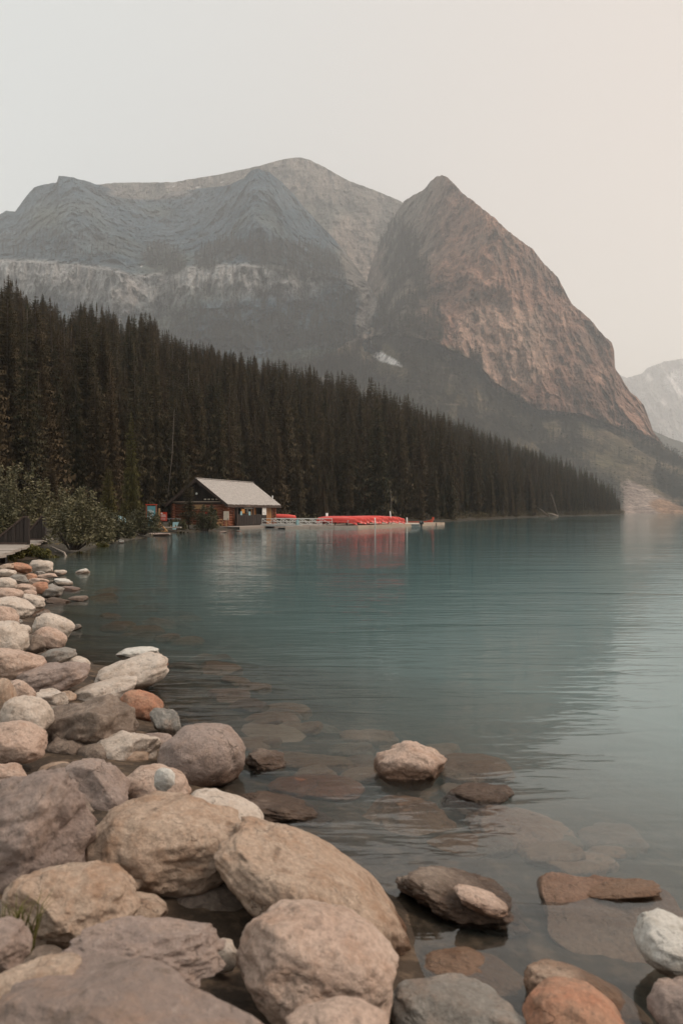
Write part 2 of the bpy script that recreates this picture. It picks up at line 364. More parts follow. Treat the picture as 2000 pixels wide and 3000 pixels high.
# far summit
def colA(U, Y, q, rib, fine):
    n = fbm(q / 130, 4); c_ = lerp3(V3(.205, .185, .16), V3(.29, .25, .215), sst(-.3, .4, n))
    c_ = lerp3(c_, V3(.14, .15, .13), sst(0, .35, fbm(q / 260 + 4, 3)) * .7)
    c_ = lerp3(c_, V3(.165, .155, .135), ell(U, Y, 1165, 690, 75, 150, 12) * .85)
    chute = ell(U, Y, 1045, 760, 62, 150, -18); c_ = lerp3(c_, V3(.33, .265, .22), chute * .7)
    for (x, y, r) in ((582, 548, 9), (510, 546, 5), (650, 533, 5)): c_ = lerp3(c_, V3(.75, .73, .7), ell(U, Y, x, y, r, r * .35) * 1.)
    return c_
layer('far_summit', [(250, 545), (338, 535), (510, 534), (542, 527), (638, 512), (759, 486), (800, 474), (836, 465), (860, 462), (883, 461), (910, 470), (944, 486), (989, 512), (1020, 529), (1097, 557), (1173, 589), (1230, 640), (1300, 700)],
  250, 1300, 360, 150, lambda u: u * 0 + 960, lambda U, Y, V, ry: 2560 + 500 * V ** .8, colA, lambda U, Y: .8 + 0 * U, None, jag=2.5)
# left massif with the pale cliff band
cliff_top = itp([(-200, 762), (0, 765), (150, 770), (320, 790), (400, 812), (470, 805), (560, 785), (700, 778), (800, 785), (900, 800), (1000, 815), (1130, 830)])
cliff_bot = itp([(-200, 880), (0, 890), (300, 915), (450, 925), (600, 905), (800, 900), (900, 880), (1000, 850), (1130, 850)])
def colB(U, Y, q, rib, fine):
    n = fbm(q / 120, 4); c_ = lerp3(V3(.045, .09, .125), V3(.105, .15, .185), sst(-.3, .4, n))  # blue of the hazy air is put into the grey rock's colour
    c_ = lerp3(c_, V3(.15, .165, .125), sst(-.05, .35, fbm(q / 300 + 8, 3)) * .75 * sst(560, 640, Y))
    cl = sst(-8, 6, Y - cliff_top(U) + 10 * fine) * (1 - sst(-40, 40, Y - cliff_bot(U) + 60 * rib))
    c_ = lerp3(c_, lerp3(V3(.17, .19, .20), V3(.38, .375, .365), sst(-.3, .5, fine)), cl)
    bowl = ell(U, Y, 440, 565, 130, 22, 0); c_ = lerp3(c_, V3(.30, .255, .22), bowl * .7)
    sc_ = ell(U, Y, 1060, 800, 55, 130, -25) + ell(U, Y, 1068, 930, 26, 80, 12); c_ = lerp3(c_, V3(.29, .24, .20), np.clip(sc_, 0, 1) * .7)
    c_ = lerp3(c_, V3(.36, .32, .29), ell(U, Y, 365, 875, 40, 60, 25) * .6)
    c_ = lerp3(c_, V3(.12, .135, .07), ell(U, Y, 960, 1050, 190, 30, 0) * .6)
    for (x, y, rx, ry_) in ((440, 727, 4, 5), (415, 779, 4, 4), (352, 940, 7, 8)): c_ = lerp3(c_, V3(.8, .8, .8), ell(U, Y, x, y, rx, ry_))
    return c_
def forB(U, Y, q):
    n = fbm(q * np.array([1 / 40, 1 / 40, 1 / 160]), 4)
    f = ell(U, Y, 480, 760, 75, 45, 20) + ell(U, Y, 640, 745, 80, 40, -25) + ell(U, Y, 880, 765, 200, 55, 12) + .35 * ell(U, Y, 120, 720, 260, 45, 0)
    low = sst(-30, 60, Y - cliff_bot(U)) * .9 * sst(-.45, .1, n + .1); mid = sst(0, 60, Y - cliff_top(U)) * .55 * sst(0, .25, n)
    gully = np.clip(ell(U, Y, 1060, 790, 60, 140, -25) + ell(U, Y, 1070, 930, 30, 90, 12) + ell(U, Y, 960, 1040, 150, 22, 0) * .7 + ell(U, Y, 365, 875, 40, 60, 25), 0, 1)
    return np.clip(np.clip(f, 0, 1) * sst(-.5, .0, n) + low + mid, 0, 1) * (1 - gully)
def depB(U, Y, V, ry):
    ct, cb = cliff_top(U), cliff_bot(U)
    d = np.interp(0, [0], [0]) + 1500 + 450 * np.clip((1250 - Y) / (1250 - cb), 0, 1) + 60 * np.clip((cb - Y) / (cb - ct), 0, 1) + 560 * np.clip((ct - Y) / np.maximum(ct - ry, 20), 0, 1) ** .9
    return d - 170 * np.exp(-((U - 760 - (Y - 500) * .12) / 110.) ** 2) * sst(1000, 600, Y) * 0 + 0
def depB2(U, Y, V, ry):
    d = depB(U, Y, V, ry); up = 1 - sst(640, 800, Y)
    spur = lambda cx, w: np.exp(-((U - cx) / w) ** 2)
    return d + up * (-150 * spur(755, 90) + 170 * spur(520, 110) - 120 * spur(215, 90)) - 60 * spur(330, 60) * (1 - up)
layer('massif', [(-200, 700), (-60, 650), (0, 628), (20, 617), (45, 620), (62, 596), (80, 572), (102, 547), (130, 541), (167, 534), (173, 515), (200, 517), (246, 528), (300, 545), (338, 558), (390, 575), (440, 585), (497, 563), (606, 550), (670, 543), (714, 521), (735, 500), (753, 494), (790, 505), (829, 537), (860, 570), (893, 610), (950, 670), (1000, 725), (1050, 790), (1090, 850), (1130, 930)],
  -200, 1130, 500, 270, lambda u: u * 0 + 1250, depB2, colB, lambda U, Y: 1.0 + .1 * ((Y > cliff_top(U)) & (Y < cliff_bot(U))), forB, 17, 8500)
# right peak with the big warm cliff, its wooded apron and scree
foot = itp([(600, 1180), (1000, 1010), (1100, 985), (1200, 985), (1280, 1005), (1395, 1062), (1447, 1120), (1574, 1200), (1702, 1212), (1817, 1254), (1919, 1286), (2000, 1345), (2120, 1400)])
def colC(U, Y, q, rib, fine):
    n = fbm(q / 110, 5); c_ = lerp3(V3(.25, .143, .105), V3(.40, .228, .165), sst(-.35, .4, n))
    c_ = lerp3(c_, V3(.52, .35, .27), ell(U, Y, 1480, 1010, 160, 130, 30) * .8)
    c_ = lerp3(c_, V3(.56, .36, .27), sst(.15, .5, fbm(q * V3(1 / 45, 1 / 45, 1 / 160) + 3, 4)) * .6)
    c_ = lerp3(c_, V3(.20, .15, .12), sst(.05, .4, fbm(q * V3(1 / 60, 1 / 60, 1 / 90) + 11, 4)) * .55)
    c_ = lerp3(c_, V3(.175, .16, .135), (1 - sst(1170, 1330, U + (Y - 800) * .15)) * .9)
    c_ = lerp3(c_, V3(.30, .235, .19), ell(U, Y, 1100, 800, 38, 120, 10) * sst(-.5, .2, fine) * .75)
    ap = sst(-8, 14, Y - foot(U) + 12 * n + 46 * fbm(q * V3(1 / 55, 1 / 55, 1 / 140) + 40, 4))
    c_ = lerp3(c_, lerp3(V3(.115, .095, .055), V3(.19, .145, .095), sst(-.3, .4, fbm(q / 60 + 6, 4))), ap)
    ledge = sst(.1, .5, fbm(q * V3(1 / 120, 1 / 120, 1 / 18), 3)) * ap * (1 - sst(1640, 1760, U)) * sst(1230, 1330, U); c_ = lerp3(c_, V3(.40, .30, .24), ledge * .8)
    scree = sst(0, 14, Y - (1395 + (1990 - U) * -.0 + np.abs(U - 1835) * .52) + 14 * n) * sst(1800, 1840, U)
    c_ = lerp3(c_, V3(.40, .315, .27), scree)
    c_ = lerp3(c_, V3(.36, .22, .14), scree * ell(U, Y, 1965, 1490, 70, 26, 15))
    sn = np.clip(ell(U, Y, 1090, 1016, 12, 26, -42) + ell(U, Y, 1112, 1042, 14, 30, -58) + ell(U, Y, 1140, 1055, 10, 30, -66) + ell(U, Y, 1168, 1068, 5, 13, -60), 0, 1)
    c_ = lerp3(c_, V3(.40, .33, .28), ell(U, Y, 1078, 970, 16, 60, 8) * .8)
    return lerp3(c_, V3(1.0, .97, .94), np.clip(sn * 1.6, 0, 1))
def forC(U, Y, q):
    n = fbm(q * np.array([1 / 45, 1 / 45, 1 / 150]), 4)
    ap = sst(-4, 14, Y - foot(U) + 70 * fbm(q * np.array([1 / 55, 1 / 55, 1 / 140]) + 40, 4) - 6); dens = 1 - sst(1380, 1760, U - (Y - 1150) * 1.15)
    led = sst(.1, .5, fbm(q * np.array([1 / 120, 1 / 120, 1 / 18]), 3)) * sst(1230, 1330, U)
    f = ap * (1 - .7 * led) * sst(-.15, .2, n * 1.5 + dens * .8 - .42) * (1 - sst(1700, 1760, U) * (1 - sst(1430, 1460, Y)) * .55)
    f = f + np.clip(ell(U, Y, 1180, 770, 70, 140, -18) + ell(U, Y, 1190, 950, 125, 105, 20), 0, 1) * sst(-.25, .1, n + .05)
    f = f + ell(U, Y, 1330, 1030, 110, 40, 25) * sst(-.1, .2, n)
    f = np.maximum(f, ell(U, Y, 1960, 1420, 70, 32, 30) * .9); f = np.maximum(f, ell(U, Y, 1760, 1262, 110, 12, 14) * sst(-.2, .1, n))
    f = np.maximum(f, .8 * ell(U, Y, 1930, 1335, 90, 16, 24))
    scree = sst(0, 14, Y - (1395 + np.abs(U - 1835) * .52)) * sst(1800, 1840, U)
    sn = np.clip(ell(U, Y, 1112, 1048, 50, 74, -55) + ell(U, Y, 1078, 970, 20, 60, 8), 0, 1)
    return np.clip(f, 0, 1) * (1 - scree) * (1 - sn) * (1 - .75 * ell(U, Y, 1840, 1370, 90, 60, 25))
def depC(U, Y, V, ry):
    ft = foot(U); by = 1510
    up = np.clip((ft - Y) / np.maximum(ft - ry, 25), 0, 1)
    return 1180 + 420 * np.clip((by - Y) / (by - ft), 0, 1) + (170 + 620 * (1 - sst(1120, 1480, U))) * up ** 1.1 + 120 * np.exp(-((U - 1090) / 60.) ** 2) * sst(1250, 1000, Y)
layer('cliff_peak', [(560, 1215), (700, 1150), (850, 1095), (960, 1045), (1020, 1000), (1040, 945), (1052, 900), (1066, 845), (1084, 785), (1100, 740), (1124, 690), (1150, 642), (1182, 590), (1217, 568), (1242, 555), (1261, 530), (1278, 517), (1293, 512), (1312, 521), (1335, 545), (1357, 568), (1395, 597), (1447, 638), (1491, 680), (1561, 731), (1584, 763), (1631, 810), (1650, 845), (1673, 890), (1727, 935), (1769, 986), (1791, 1005), (1799, 1030), (1800, 1078), (1842, 1145), (1883, 1183), (1900, 1230), (1912, 1263), (1944, 1308), (1975, 1328), (2010, 1345), (2120, 1390)],
  560, 2120, 620, 330, lambda u: u * 0 + 1510, depC, colC, lambda U, Y: np.where(Y < foot(U), .95, .25), forC, 19, 9500, jag=6)
# ridges beyond the cliff
layer('wooded_ridge', [(1800, 1215), (1860, 1235), (1918, 1265), (1960, 1283), (2010, 1300), (2200, 1360)], 1800, 2200, 90, 40, lambda u: u * 0 + 1505,
  lambda U, Y, V, ry: 2900 + 300 * V, lambda U, Y, q, r, f: np.ones(U.shape + (3,)) * V3(.10, .10, .07), lambda U, Y: .3 + 0 * U, lambda U, Y, q: .8 + 0 * U, 18, 300)
def colE(U, Y, q, rib, fine):
    c_ = lerp3(V3(.24, .235, .23), V3(.32, .30, .28), sst(-.3, .3, fbm(q / 300, 4)))
    n = fbm(q / 260 + 2, 4); s_ = np.clip(ell(U, Y, 1990, 1120, 60, 42, -35) + ell(U, Y, 1955, 1175, 22, 14, 0) + sst(.15, .3, n) * (Y < 1150) * .8, 0, 1) * sst(-.3, .05, n + .1)
    return lerp3(c_, V3(.85, .82, .8), s_)
layer('glacier_mountain', [(1700, 1000), (1780, 1060), (1797, 1078), (1815, 1098), (1835, 1107), (1880, 1094), (1893, 1078), (1944, 1059), (2000, 1050), (2200, 1000)], 1700, 2200, 180, 120, lambda u: u * 0 + 1505,
  lambda U, Y, V, ry: 6000 + 900 * V, colE, lambda U, Y: 2.0 + 0 * U, None, jag=3)

# ------------------------------------------------------------------ lake
water_m = newmat('lake_water'); g = G(water_m)
gp = g.node('ShaderNodeNewGeometry').outputs['Position']
w1 = g.noise(g.mapv(gp, (.16, .75, 0)), 1, 3, .5, .6); w2 = g.noise(g.mapv(gp, (1.0, 3.6, 0)), 1, 3, .5, .9); w3 = g.noise(g.mapv(gp, (4.0, 10, 0)), 1, 2, .5)
calm = g.rng(g.noise(g.mapv(gp, (.035, .10, 0)), 1, 2), .35, .65, .35, 1.25)
hgt = g.math('ADD', g.math('MULTIPLY', w1, .022), g.math('MULTIPLY', g.math('ADD', g.math('MULTIPLY', w2, .011), g.math('MULTIPLY', w3, .0022)), calm))
bn = g.node('ShaderNodeBump', {'Strength': 1.0, 'Distance': 1.0, 'Height': hgt})
fr = g.node('ShaderNodeFresnel', {'IOR': 1.56, 'Normal': bn.outputs[0]})
gl = g.node('ShaderNodeBsdfGlossy', {'Color': (.95, .97, .97, 1), 'Roughness': .03, 'Normal': bn.outputs[0]})
tr = g.node('ShaderNodeBsdfTransparent', {'Color': (.97, .99, .98, 1)})
mx = g.node('ShaderNodeMixShader', {0: fr.outputs[0], 1: tr.outputs[0], 2: gl.outputs[0]})
pv = g.node('ShaderNodeVolumePrincipled', {'Color': (.665, .876, .902, 1), 'Density': WATER_DENSITY, 'Anisotropy': 0.0})
o_ = g.node('ShaderNodeOutputMaterial'); g.l.new(mx.outputs[0], o_.inputs['Surface']); g.l.new(pv.outputs[0], o_.inputs['Volume'])
b = MB(); b.box((1400, 1450, -3.5), (3600, 3000, 7)); obj('lake_water', b.mesh('lake_water', water_m), kind='structure')
# lake floor far out so that nothing is open underneath
b = MB(); b.box((1400, 1450, -6.6), (3500, 2950, .4)); obj('lake_bed', b.mesh('lake_bed', soil_m), kind='structure')

# ------------------------------------------------------------------ haze
hz = newmat('smoke_haze'); g = G(hz)
pv = g.node('ShaderNodeVolumePrincipled', {'Color': (.97, .98, 1.0, 1), 'Density': HAZE_DENSITY, 'Anisotropy': .35})
o_ = g.node('ShaderNodeOutputMaterial'); g.l.new(pv.outputs[0], o_.inputs['Volume'])
b = MB(); b.box((0, 4400, 895), (9600, 9000, 1810)); obj('haze', b.mesh('haze', hz), kind='stuff')
# ------------------------------------------------------------------ conifers
def conifer(seed, H=20.0, Rb=2.1, levels=40, nb=8, dead=.08, ragged=.3, low=.08):
    r_ = np.random.default_rng(seed); tv, tf = [], []; 
    def tri(*p): k = len(tv); tv.extend(p); tf.append((k, k + 1, k + 2))
    for i in range(levels):
        t = (i + r_.uniform(-.3, .3)) / (levels - 1); z0 = H * (low + (1 - low) * t)
        rad = Rb * (1 - t) ** .68 * min(1, .55 + t * 3.2) * r_.uniform(1 - ragged, 1 + ragged * .7) + .06
        n = max(4, int(nb * (.6 + .5 * (1 - t)))); a0 = r_.uniform(0, 6.28)
        for j in range(n):
            if r_.random() < dead + .2 * (t < .2): continue
            a = a0 + 6.28 * (j + r_.uniform(-.35, .35)) / n; r = rad * r_.uniform(.6, 1.15)
            d = np.array([math.cos(a), math.sin(a), 0]); s = np.array([-d[1], d[0], 0])
            lift = .25 * r * (t - .15); droop = r * r_.uniform(.28, .6) * (1 - .75 * t)
            pts = [np.array([0, 0, z0 + .1]) + d * (r * q) + np.array([0, 0, lift * q - droop * q ** 1.5 + (.22 * r * (q > .9))]) for q in (.04, .22, .4, .58, .74, .88, 1.0)]
            wd = (.12, .24, .30, .28, .22, .14, 0)
            for k in range(6):
                w0 = wd[k] * r * .5 + .03; sag = np.array([0, 0, -.16 * r * r_.uniform(.4, 1.5)])
                out = pts[k + 1] * .55 + pts[k] * .45
                tri(pts[k], pts[k + 1], out + s * w0 * r_.uniform(.7, 1.3) + sag)
                tri(pts[k + 1], pts[k], out - s * w0 * r_.uniform(.7, 1.3) + sag)
            for k in range(1, 6): tri(pts[k], pts[k + 1], (pts[k] + pts[k + 1]) / 2 + s * r * r_.uniform(-.1, .1) + np.array([0, 0, -.12 * r * r_.uniform(.5, 1.6)]))
    tv.extend([np.array([.14, 0, H * .955]), np.array([-.1, .1, H * .955]), np.array([0, 0, H * 1.02])]); k = len(tv); tf.append((k - 3, k - 2, k - 1))
    return np.array(tv), np.array(tf)
def trunk_mesh(H, r0, mat, seed=0, lean=0):
    b = MB(); q = random.Random(seed); pts = [(lean * t * H + .06 * math.sin(5 * t + seed), .05 * math.sin(7 * t), t * H - .4 * (t == 0)) for t in (0, .2, .45, .7, .97)]
    b.tube(pts, [r0 * 1.25, r0, r0 * .75, r0 * .45, .03], 7)
    for k in range(14):
        t = q.uniform(.04, .4); a = q.uniform(0, 6.28); l = q.uniform(.4, 1.1); z = t * H; x = lean * z
        b.tube([(x, 0, z), (x + math.cos(a) * l, math.sin(a) * l, z - .25 * l)], [.025, .008], 3, False)
    return b.mesh('spruce_trunk', mat, True)
H0 = 20.0
CROWNS, TRUNKS = [], []
for k in range(9):
    v, f = conifer(100 + k, H0, [2.5, 2.9, 2.1, 2.7, 1.8, 3.1, 2.3, 2.6, 1.6][k], [74, 76, 68, 78, 62, 76, 72, 78, 58][k], 12, [.06, .05, .12, .06, .2, .05, .1, .06, .3][k], .34, [.05, .04, .12, .06, .2, .03, .1, .07, .28][k])
    CROWNS.append(mesh_np('spruce_crown', v, f, needle_m)); TRUNKS.append(trunk_mesh(H0, .13, bark_m, k))
yv, yf = conifer(300, H0, 3.4, 60, 14, .05, .3, .03); YCROWN = mesh_np('young_conifer_crown', yv, yf, needle_y)
# candidate positions on the wooded ground
cand = []
for (y0, y1, sp) in ((52, 130, 2.9), (130, 260, 3.5), (260, 600, 4.6)):
    for y in np.arange(y0, y1, sp):
        for x in np.arange(-.47 * y - 6, .47 * y + 6, sp): cand.append((x + rng.uniform(-.5, .5) * sp, y + rng.uniform(-.5, .5) * sp))
cand = np.array(cand); s_ = sdist(cand[:, 0], cand[:, 1])
A_U = Vector((.335, .942, 0)); A_W = Vector((-.942, .335, 0)); CAB = Vector((-11.1, 80, 0))
cu = (cand[:, 0] - CAB.x) * A_U.x + (cand[:, 1] - CAB.y) * A_U.y; cw = (cand[:, 0] - CAB.x) * A_W.x + (cand[:, 1] - CAB.y) * A_W.y
okm = (s_ > 1.2 + 1.2 * rng.random(len(s_))) & (s_ < 150) & ~((cu > -16) & (cu < 16.5) & (cw > -8) & (cw < 10.5)) & ~((cand[:, 1] < 112) & (s_ < 9) & (cand[:, 1] > 78))
okm &= ~((cand[:, 1] < 66) & (s_ < 13)) & (rng.random(len(s_)) < np.where(s_ > 90, .55, .93))
cand = cand[okm]; s_ = s_[okm]; gz = ground(cand[:, 0], cand[:, 1])
hgt_ = np.where(cand[:, 1] < 100, 22.0, np.where(cand[:, 1] < 200, 18.5, 17.5)) * rng.uniform(.5, 1.16, len(cand))
hgt_ = hgt_ * np.where((cand[:, 1] < 100) & (cand[:, 0] > -20), .82, 1.0)
hgt_ = np.where(s_ < 5, hgt_ * rng.uniform(.5, .95, len(s_)), hgt_)
order = np.argsort(cand[:, 1]); skyl = np.full(2400, 1520.0); score = np.zeros(len(cand))
sil = itp([(0, 822), (40, 800), (75, 868), (150, 858), (190, 930), (230, 888), (270, 878), (325, 895), (380, 922), (435, 912), (480, 960), (525, 985), (580, 1000), (650, 1018), (720, 1040), (800, 1052), (900, 1072), (1000, 1086), (1100, 1108), (1200, 1150), (1319, 1205), (1447, 1265), (1574, 1318), (1689, 1345), (1829, 1405), (1850, 1470), (2000, 1490)])
for i in order:
    x, y = cand[i]; px = 1000 + F * x / y
    lim = (1500 - (sil(px) + rng.exponential(1.0) * np.interp(px, [0, 700, 1800], [62, 30, 12]) - 6)) / F * y + EYE - gz[i]
    hgt_[i] = min(hgt_[i], max(lim, 2.0))
    top = 1500 - F * (gz[i] + hgt_[i] - EYE) / y; hw = max(2, .05 * hgt_[i] * F / y)
    a, bq = int(max(0, px - hw + 200)), int(min(2399, px + hw + 200))
    if bq <= a: continue
    vis = skyl[a:bq].mean() - top
    if vis > 0 and -40 < px < 2040: score[i] = vis * hw
    skyl[a:bq] = np.minimum(skyl[a:bq], top + 25)
keep = hgt_ > 4.5
big = set(np.argsort(-score * keep)[:285].tolist())
zones = [(lambda x, y: x / y < -.29, 'dark spruce in the tall stand above the willow bushes', 'spruces above the willow bushes'),
         (lambda x, y: x / y < -.19, 'dark spruce in the stand between the willow bush and the boathouse', 'spruces beside the boathouse'),
         (lambda x, y: x / y < -.07, 'dark spruce in the forest rising behind the boathouse roof', 'spruces behind the boathouse'),
         (lambda x, y: x / y < .09, 'dark spruce in the forest behind the red canoes', 'spruces behind the canoes'),
         (lambda x, y: x / y < .2, 'slender brownish spruce on the shore past the dock end', 'spruces past the dock end'),
         (lambda x, y: True, 'small slender spruce towards the tip of the wooded point', 'spruces on the wooded point')]
rest_pts = []; ADJ = ['full', 'broad', 'slim', 'full', 'spindly', 'broad', 'slim', 'full', 'half bare']
for i in range(len(cand)):
    x, y = cand[i]; k = int(rng.integers(0, 9)); sc = hgt_[i] / H0; wsc = sc ** .6 * rng.uniform(.72, 1.35) * (.82 if y > 130 else .95)
    if i in big:
        lab, grp = next((l, g_) for fn, l, g_ in zones if fn(x, y))
        lab = lab.replace('dark spruce', ADJ[k] + ' dark spruce').replace('slender brownish', ADJ[k] + ' brownish').replace('small slender', ADJ[k] + ' small'); grp = grp + ', ' + ADJ[k] + ' ones'
        t = thing('spruce_tree', lab, 'tree', (x, y, gz[i] - .1), rng.uniform(0, 6.28), grp); t.scale = (wsc, wsc, sc)
        obj('crown', CROWNS[k], t); obj('trunk', TRUNKS[k], t)
    elif keep[i] or y < 400: rest_pts.append((x, y, gz[i] - .1, wsc, sc, k))

def gn_scatter(name, pts, sources, label):
    """pts rows: x y z wide tall variant; one object that instances the source meshes on its vertices"""
    pts = np.array(pts); me = bpy.data.meshes.new(name); me.vertices.add(len(pts)); me.vertices.foreach_set('co', pts[:, :3].astype(np.float32).ravel())
    a = me.attributes.new('scl', 'FLOAT_VECTOR', 'POINT'); a.data.foreach_set('vector', np.stack([pts[:, 3], pts[:, 3], pts[:, 4]], 1).astype(np.float32).ravel())
    rr = np.zeros((len(pts), 3), np.float32); rr[:, 2] = rng.uniform(0, 6.28, len(pts)); rr[:, :2] = rng.normal(0, .02, (len(pts), 2))
    a = me.attributes.new('rot', 'FLOAT_VECTOR', 'POINT'); a.data.foreach_set('vector', rr.ravel())
    a = me.attributes.new('variant', 'INT', 'POINT'); a.data.foreach_set('value', pts[:, 5].astype(np.int32))
    src = bpy.data.collections.new(name + '_kinds')
    for i, m in enumerate(sources):
        so = bpy.data.objects.new('%s_kind_%02d' % (name, i), m); src.objects.link(so)
    ng = bpy.data.node_groups.new(name, 'GeometryNodeTree'); ng.interface.new_socket('Geometry', in_out='INPUT', socket_type='NodeSocketGeometry'); ng.interface.new_socket('Geometry', in_out='OUTPUT', socket_type='NodeSocketGeometry')
    n = ng.nodes; l = ng.links; gi = n.new('NodeGroupInput'); go = n.new('NodeGroupOutput'); ip = n.new('GeometryNodeInstanceOnPoints'); ci = n.new('GeometryNodeCollectionInfo')
    ci.inputs['Collection'].default_value = src; ci.inputs['Separate Children'].default_value = True; ci.inputs['Reset Children'].default_value = True
    def at(nm, ty):
        q = n.new('GeometryNodeInputNamedAttribute'); q.data_type = ty; q.inputs['Name'].default_value = nm; return q.outputs['Attribute']
    l.new(gi.outputs[0], ip.inputs['Points']); l.new(ci.outputs[0], ip.inputs['Instance']); ip.inputs['Pick Instance'].default_value = True
    l.new(at('variant', 'INT'), ip.inputs['Instance Index']); l.new(at('rot', 'FLOAT_VECTOR'), ip.inputs['Rotation']); l.new(at('scl', 'FLOAT_VECTOR'), ip.inputs['Scale'])
    l.new(ip.outputs[0], go.inputs[0])
    o = obj(name, me, kind='stuff', label=label); md = o.modifiers.new('scatter', 'NODES'); md.node_group = ng; return o
joined = []
for k in range(9):
    bmj = bmesh.new(); bmj.from_mesh(CROWNS[k]); n0 = len(bmj.faces); bmj.from_mesh(TRUNKS[k]); bmj.faces.ensure_lookup_table()
    for fc in bmj.faces[n0:]: fc.material_index = 1
    me = bpy.data.meshes.new('spruce_whole'); bmj.to_mesh(me); bmj.free(); me.materials.append(needle_m); me.materials.append(bark_m); joined.append(me)
gn_scatter('spruce_forest', rest_pts, joined, 'dense dark spruce forest covering the hillside behind the lake')
lows = []
for k in range(4):
    v, f = conifer(500 + k, 1.0, .115, 13, 5, .05, .3, .03); lows.append(mesh_np('distant_spruce', v, f, needle_far))
gn_scatter('mountain_forest', [(x, y, z - .5, s, s, int(rng.integers(0, 4))) for x, y, z, s in TREES_FAR], lows, 'hazy conifer woods on the lower slopes of the mountains')

def lone_conifer(px, base_py, D, h, lab, crown, wide=1.0, trunk=None, k=0):
    p = P(px, base_py, D); t = thing('young_conifer' if crown is YCROWN else 'spruce_tree', lab, 'tree', (p.x, D, float(ground(p.x, D)) - .05), k * 1.3); sc = h / H0; t.scale = (sc * wide, sc * wide, sc)
    obj('crown', crown, t); obj('trunk', trunk or TRUNKS[k % 9], t)
lone_conifer(553, 1560, 68, 4.9, 'thin young fir standing in front of the boathouse gable', CROWNS[2], 1.55, k=1)
lone_conifer(318, 1500, 60, 4.6, 'bushy yellow green young conifer behind the blue tarp', YCROWN, 1.15, k=2)
lone_conifer(385, 1500, 66, 9.2, 'yellowish spruce standing behind the teal sign', YCROWN, .62, k=3)
lone_conifer(150, 1500, 63, 5.2, 'small dark spruce behind the big willow bush', CROWNS[5], 1.6, k=4)
def snag(p, q, r, lab, nbr=10, seed=1, mat=None):
    p = Vector(p); q = Vector(q); b = MB(); d = q - p; b.tube([p, p + d * .5 + Vector((.15, 0, .1)), q], [r, r * .75, r * .3], 7)
    o = thing('dead_tree', lab, 'dead tree'); b.build('trunk', mat or deadwood_m, o, True); qd = random.Random(seed); b = MB()
    for k in range(nbr):
        c_ = p + d * qd.uniform(.25, .97); a = qd.uniform(0, 6.28); l = qd.uniform(.3, 1.0) * d.length * .08
        b.tube([c_, c_ + Vector((math.cos(a) * l, math.sin(a) * l, qd.uniform(-.4, .5) * l))], [r * .3, r * .1], 4, False)
    b.build('branch_stubs', mat or deadwood_m, o); return o
snag(P(490, 1470, 88), P(511, 1200, 88), .055, 'tall leaning bare dead trunk beside the boathouse gable', 14, 2, snag_m)
snag(P(1633, 1512, 300), P(1611, 1441, 300), .26, 'bleached dead trunk leaning up from the far shore', 16, 3, snag_m)
snag(P(1606, 1513, 296), P(1566, 1480, 296), .25, 'crooked bleached log slanting down to the far waterline', 6, 4, snag_m)
snag(P(1633, 1512, 299), P(1604, 1503, 296), .3, 'short bleached log lying beside the leaning dead trunk', 3, 5)
snag(P(1143, 1520, 110), P(1143, 1432, 110), .05, 'slender bare snag standing behind the canoe dock', 22, 6, snag_m)
snag(P(205, 1655, 29.5) , P(150, 1600, 30.5), .05, 'thin bare branch dipping from the willow bush into the lake', 4, 8)

# ------------------------------------------------------------------ bushes and undergrowth
def leaf_cloud(clumps, n, size, seed, flat=.6):
    r_ = np.random.default_rng(seed); w = np.array([c_[3] * c_[4] for c_ in clumps]); w /= w.sum(); pick = r_.choice(len(clumps), n, p=w); C_ = np.array(clumps)[pick]
    d = r_.normal(size=(n, 3)); d /= np.linalg.norm(d, axis=1)[:, None]; rad = r_.random(n) ** .45
    pos = C_[:, :3] + d * rad[:, None] * np.stack([C_[:, 3], C_[:, 3], C_[:, 4]], 1)
    a = r_.normal(size=(n, 3)); a[:, 2] *= flat; a /= np.linalg.norm(a, axis=1)[:, None]; b_ = np.cross(a, r_.normal(size=(n, 3))); b_ /= np.linalg.norm(b_, axis=1)[:, None]
    s = size * r_.uniform(.6, 1.4, n)[:, None]
    v = np.stack([pos - a * s, pos + b_ * s * .42, pos + a * s, pos - b_ * s * .42], 1).reshape(-1, 3)
    return v, np.arange(n * 4).reshape(n, 4)
def bush(lab, px, D, w, h, n, leaf, mat, seed, z0=None, spread=.35, name='willow_bush', cat='bush'):
    x = (px - 1000) / F * D; z = float(ground(x, D)) if z0 is None else z0; r_ = random.Random(seed)
    t = thing(name, lab, cat, (x, D, z)); cl = []; b = MB()
    for k in range(26):
        a = r_.uniform(0, 6.28); q = math.sqrt(r_.random()); hh = h * (1 - .55 * q * q) * r_.uniform(.55, 1.0); p = (math.cos(a) * q * w / 2, math.sin(a) * q * w / 3.2, hh)
        rr = r_.uniform(.10, .2) * max(w, h) * .62
        cl.append((p[0], p[1], p[2] - rr * .6, rr, rr * 1.15)); cl.append((p[0] * .8, p[1] * .8, p[2] * .55, rr, rr))
        b.tube([(p[0] * .15, p[1] * .15, -.1), (p[0] * .6, p[1] * .6, p[2] * .5), p], [.03 * h / 2, .02 * h / 2, .006], 5, False)
        cl.append((p[0] * 1.05, p[1] * 1.05, h * .16, rr * 1.1, rr * .9))
        for e in range(3): cl.append((p[0] + r_.uniform(-.1, .1) * w, p[1], p[2] + r_.uniform(0, .12) * h, .07 * w * .6, .12 * h))
    v, f = leaf_cloud(cl, n, leaf, seed); obj('foliage', mesh_np('foliage', v, f, mat), t); b.build('stems', bark_m, t); return t
bush('broad willow bush with grey green leaves overhanging the lake', 215, 31.5, 2.9, 2.15, 7500, .062, willow_m, 1, .25)
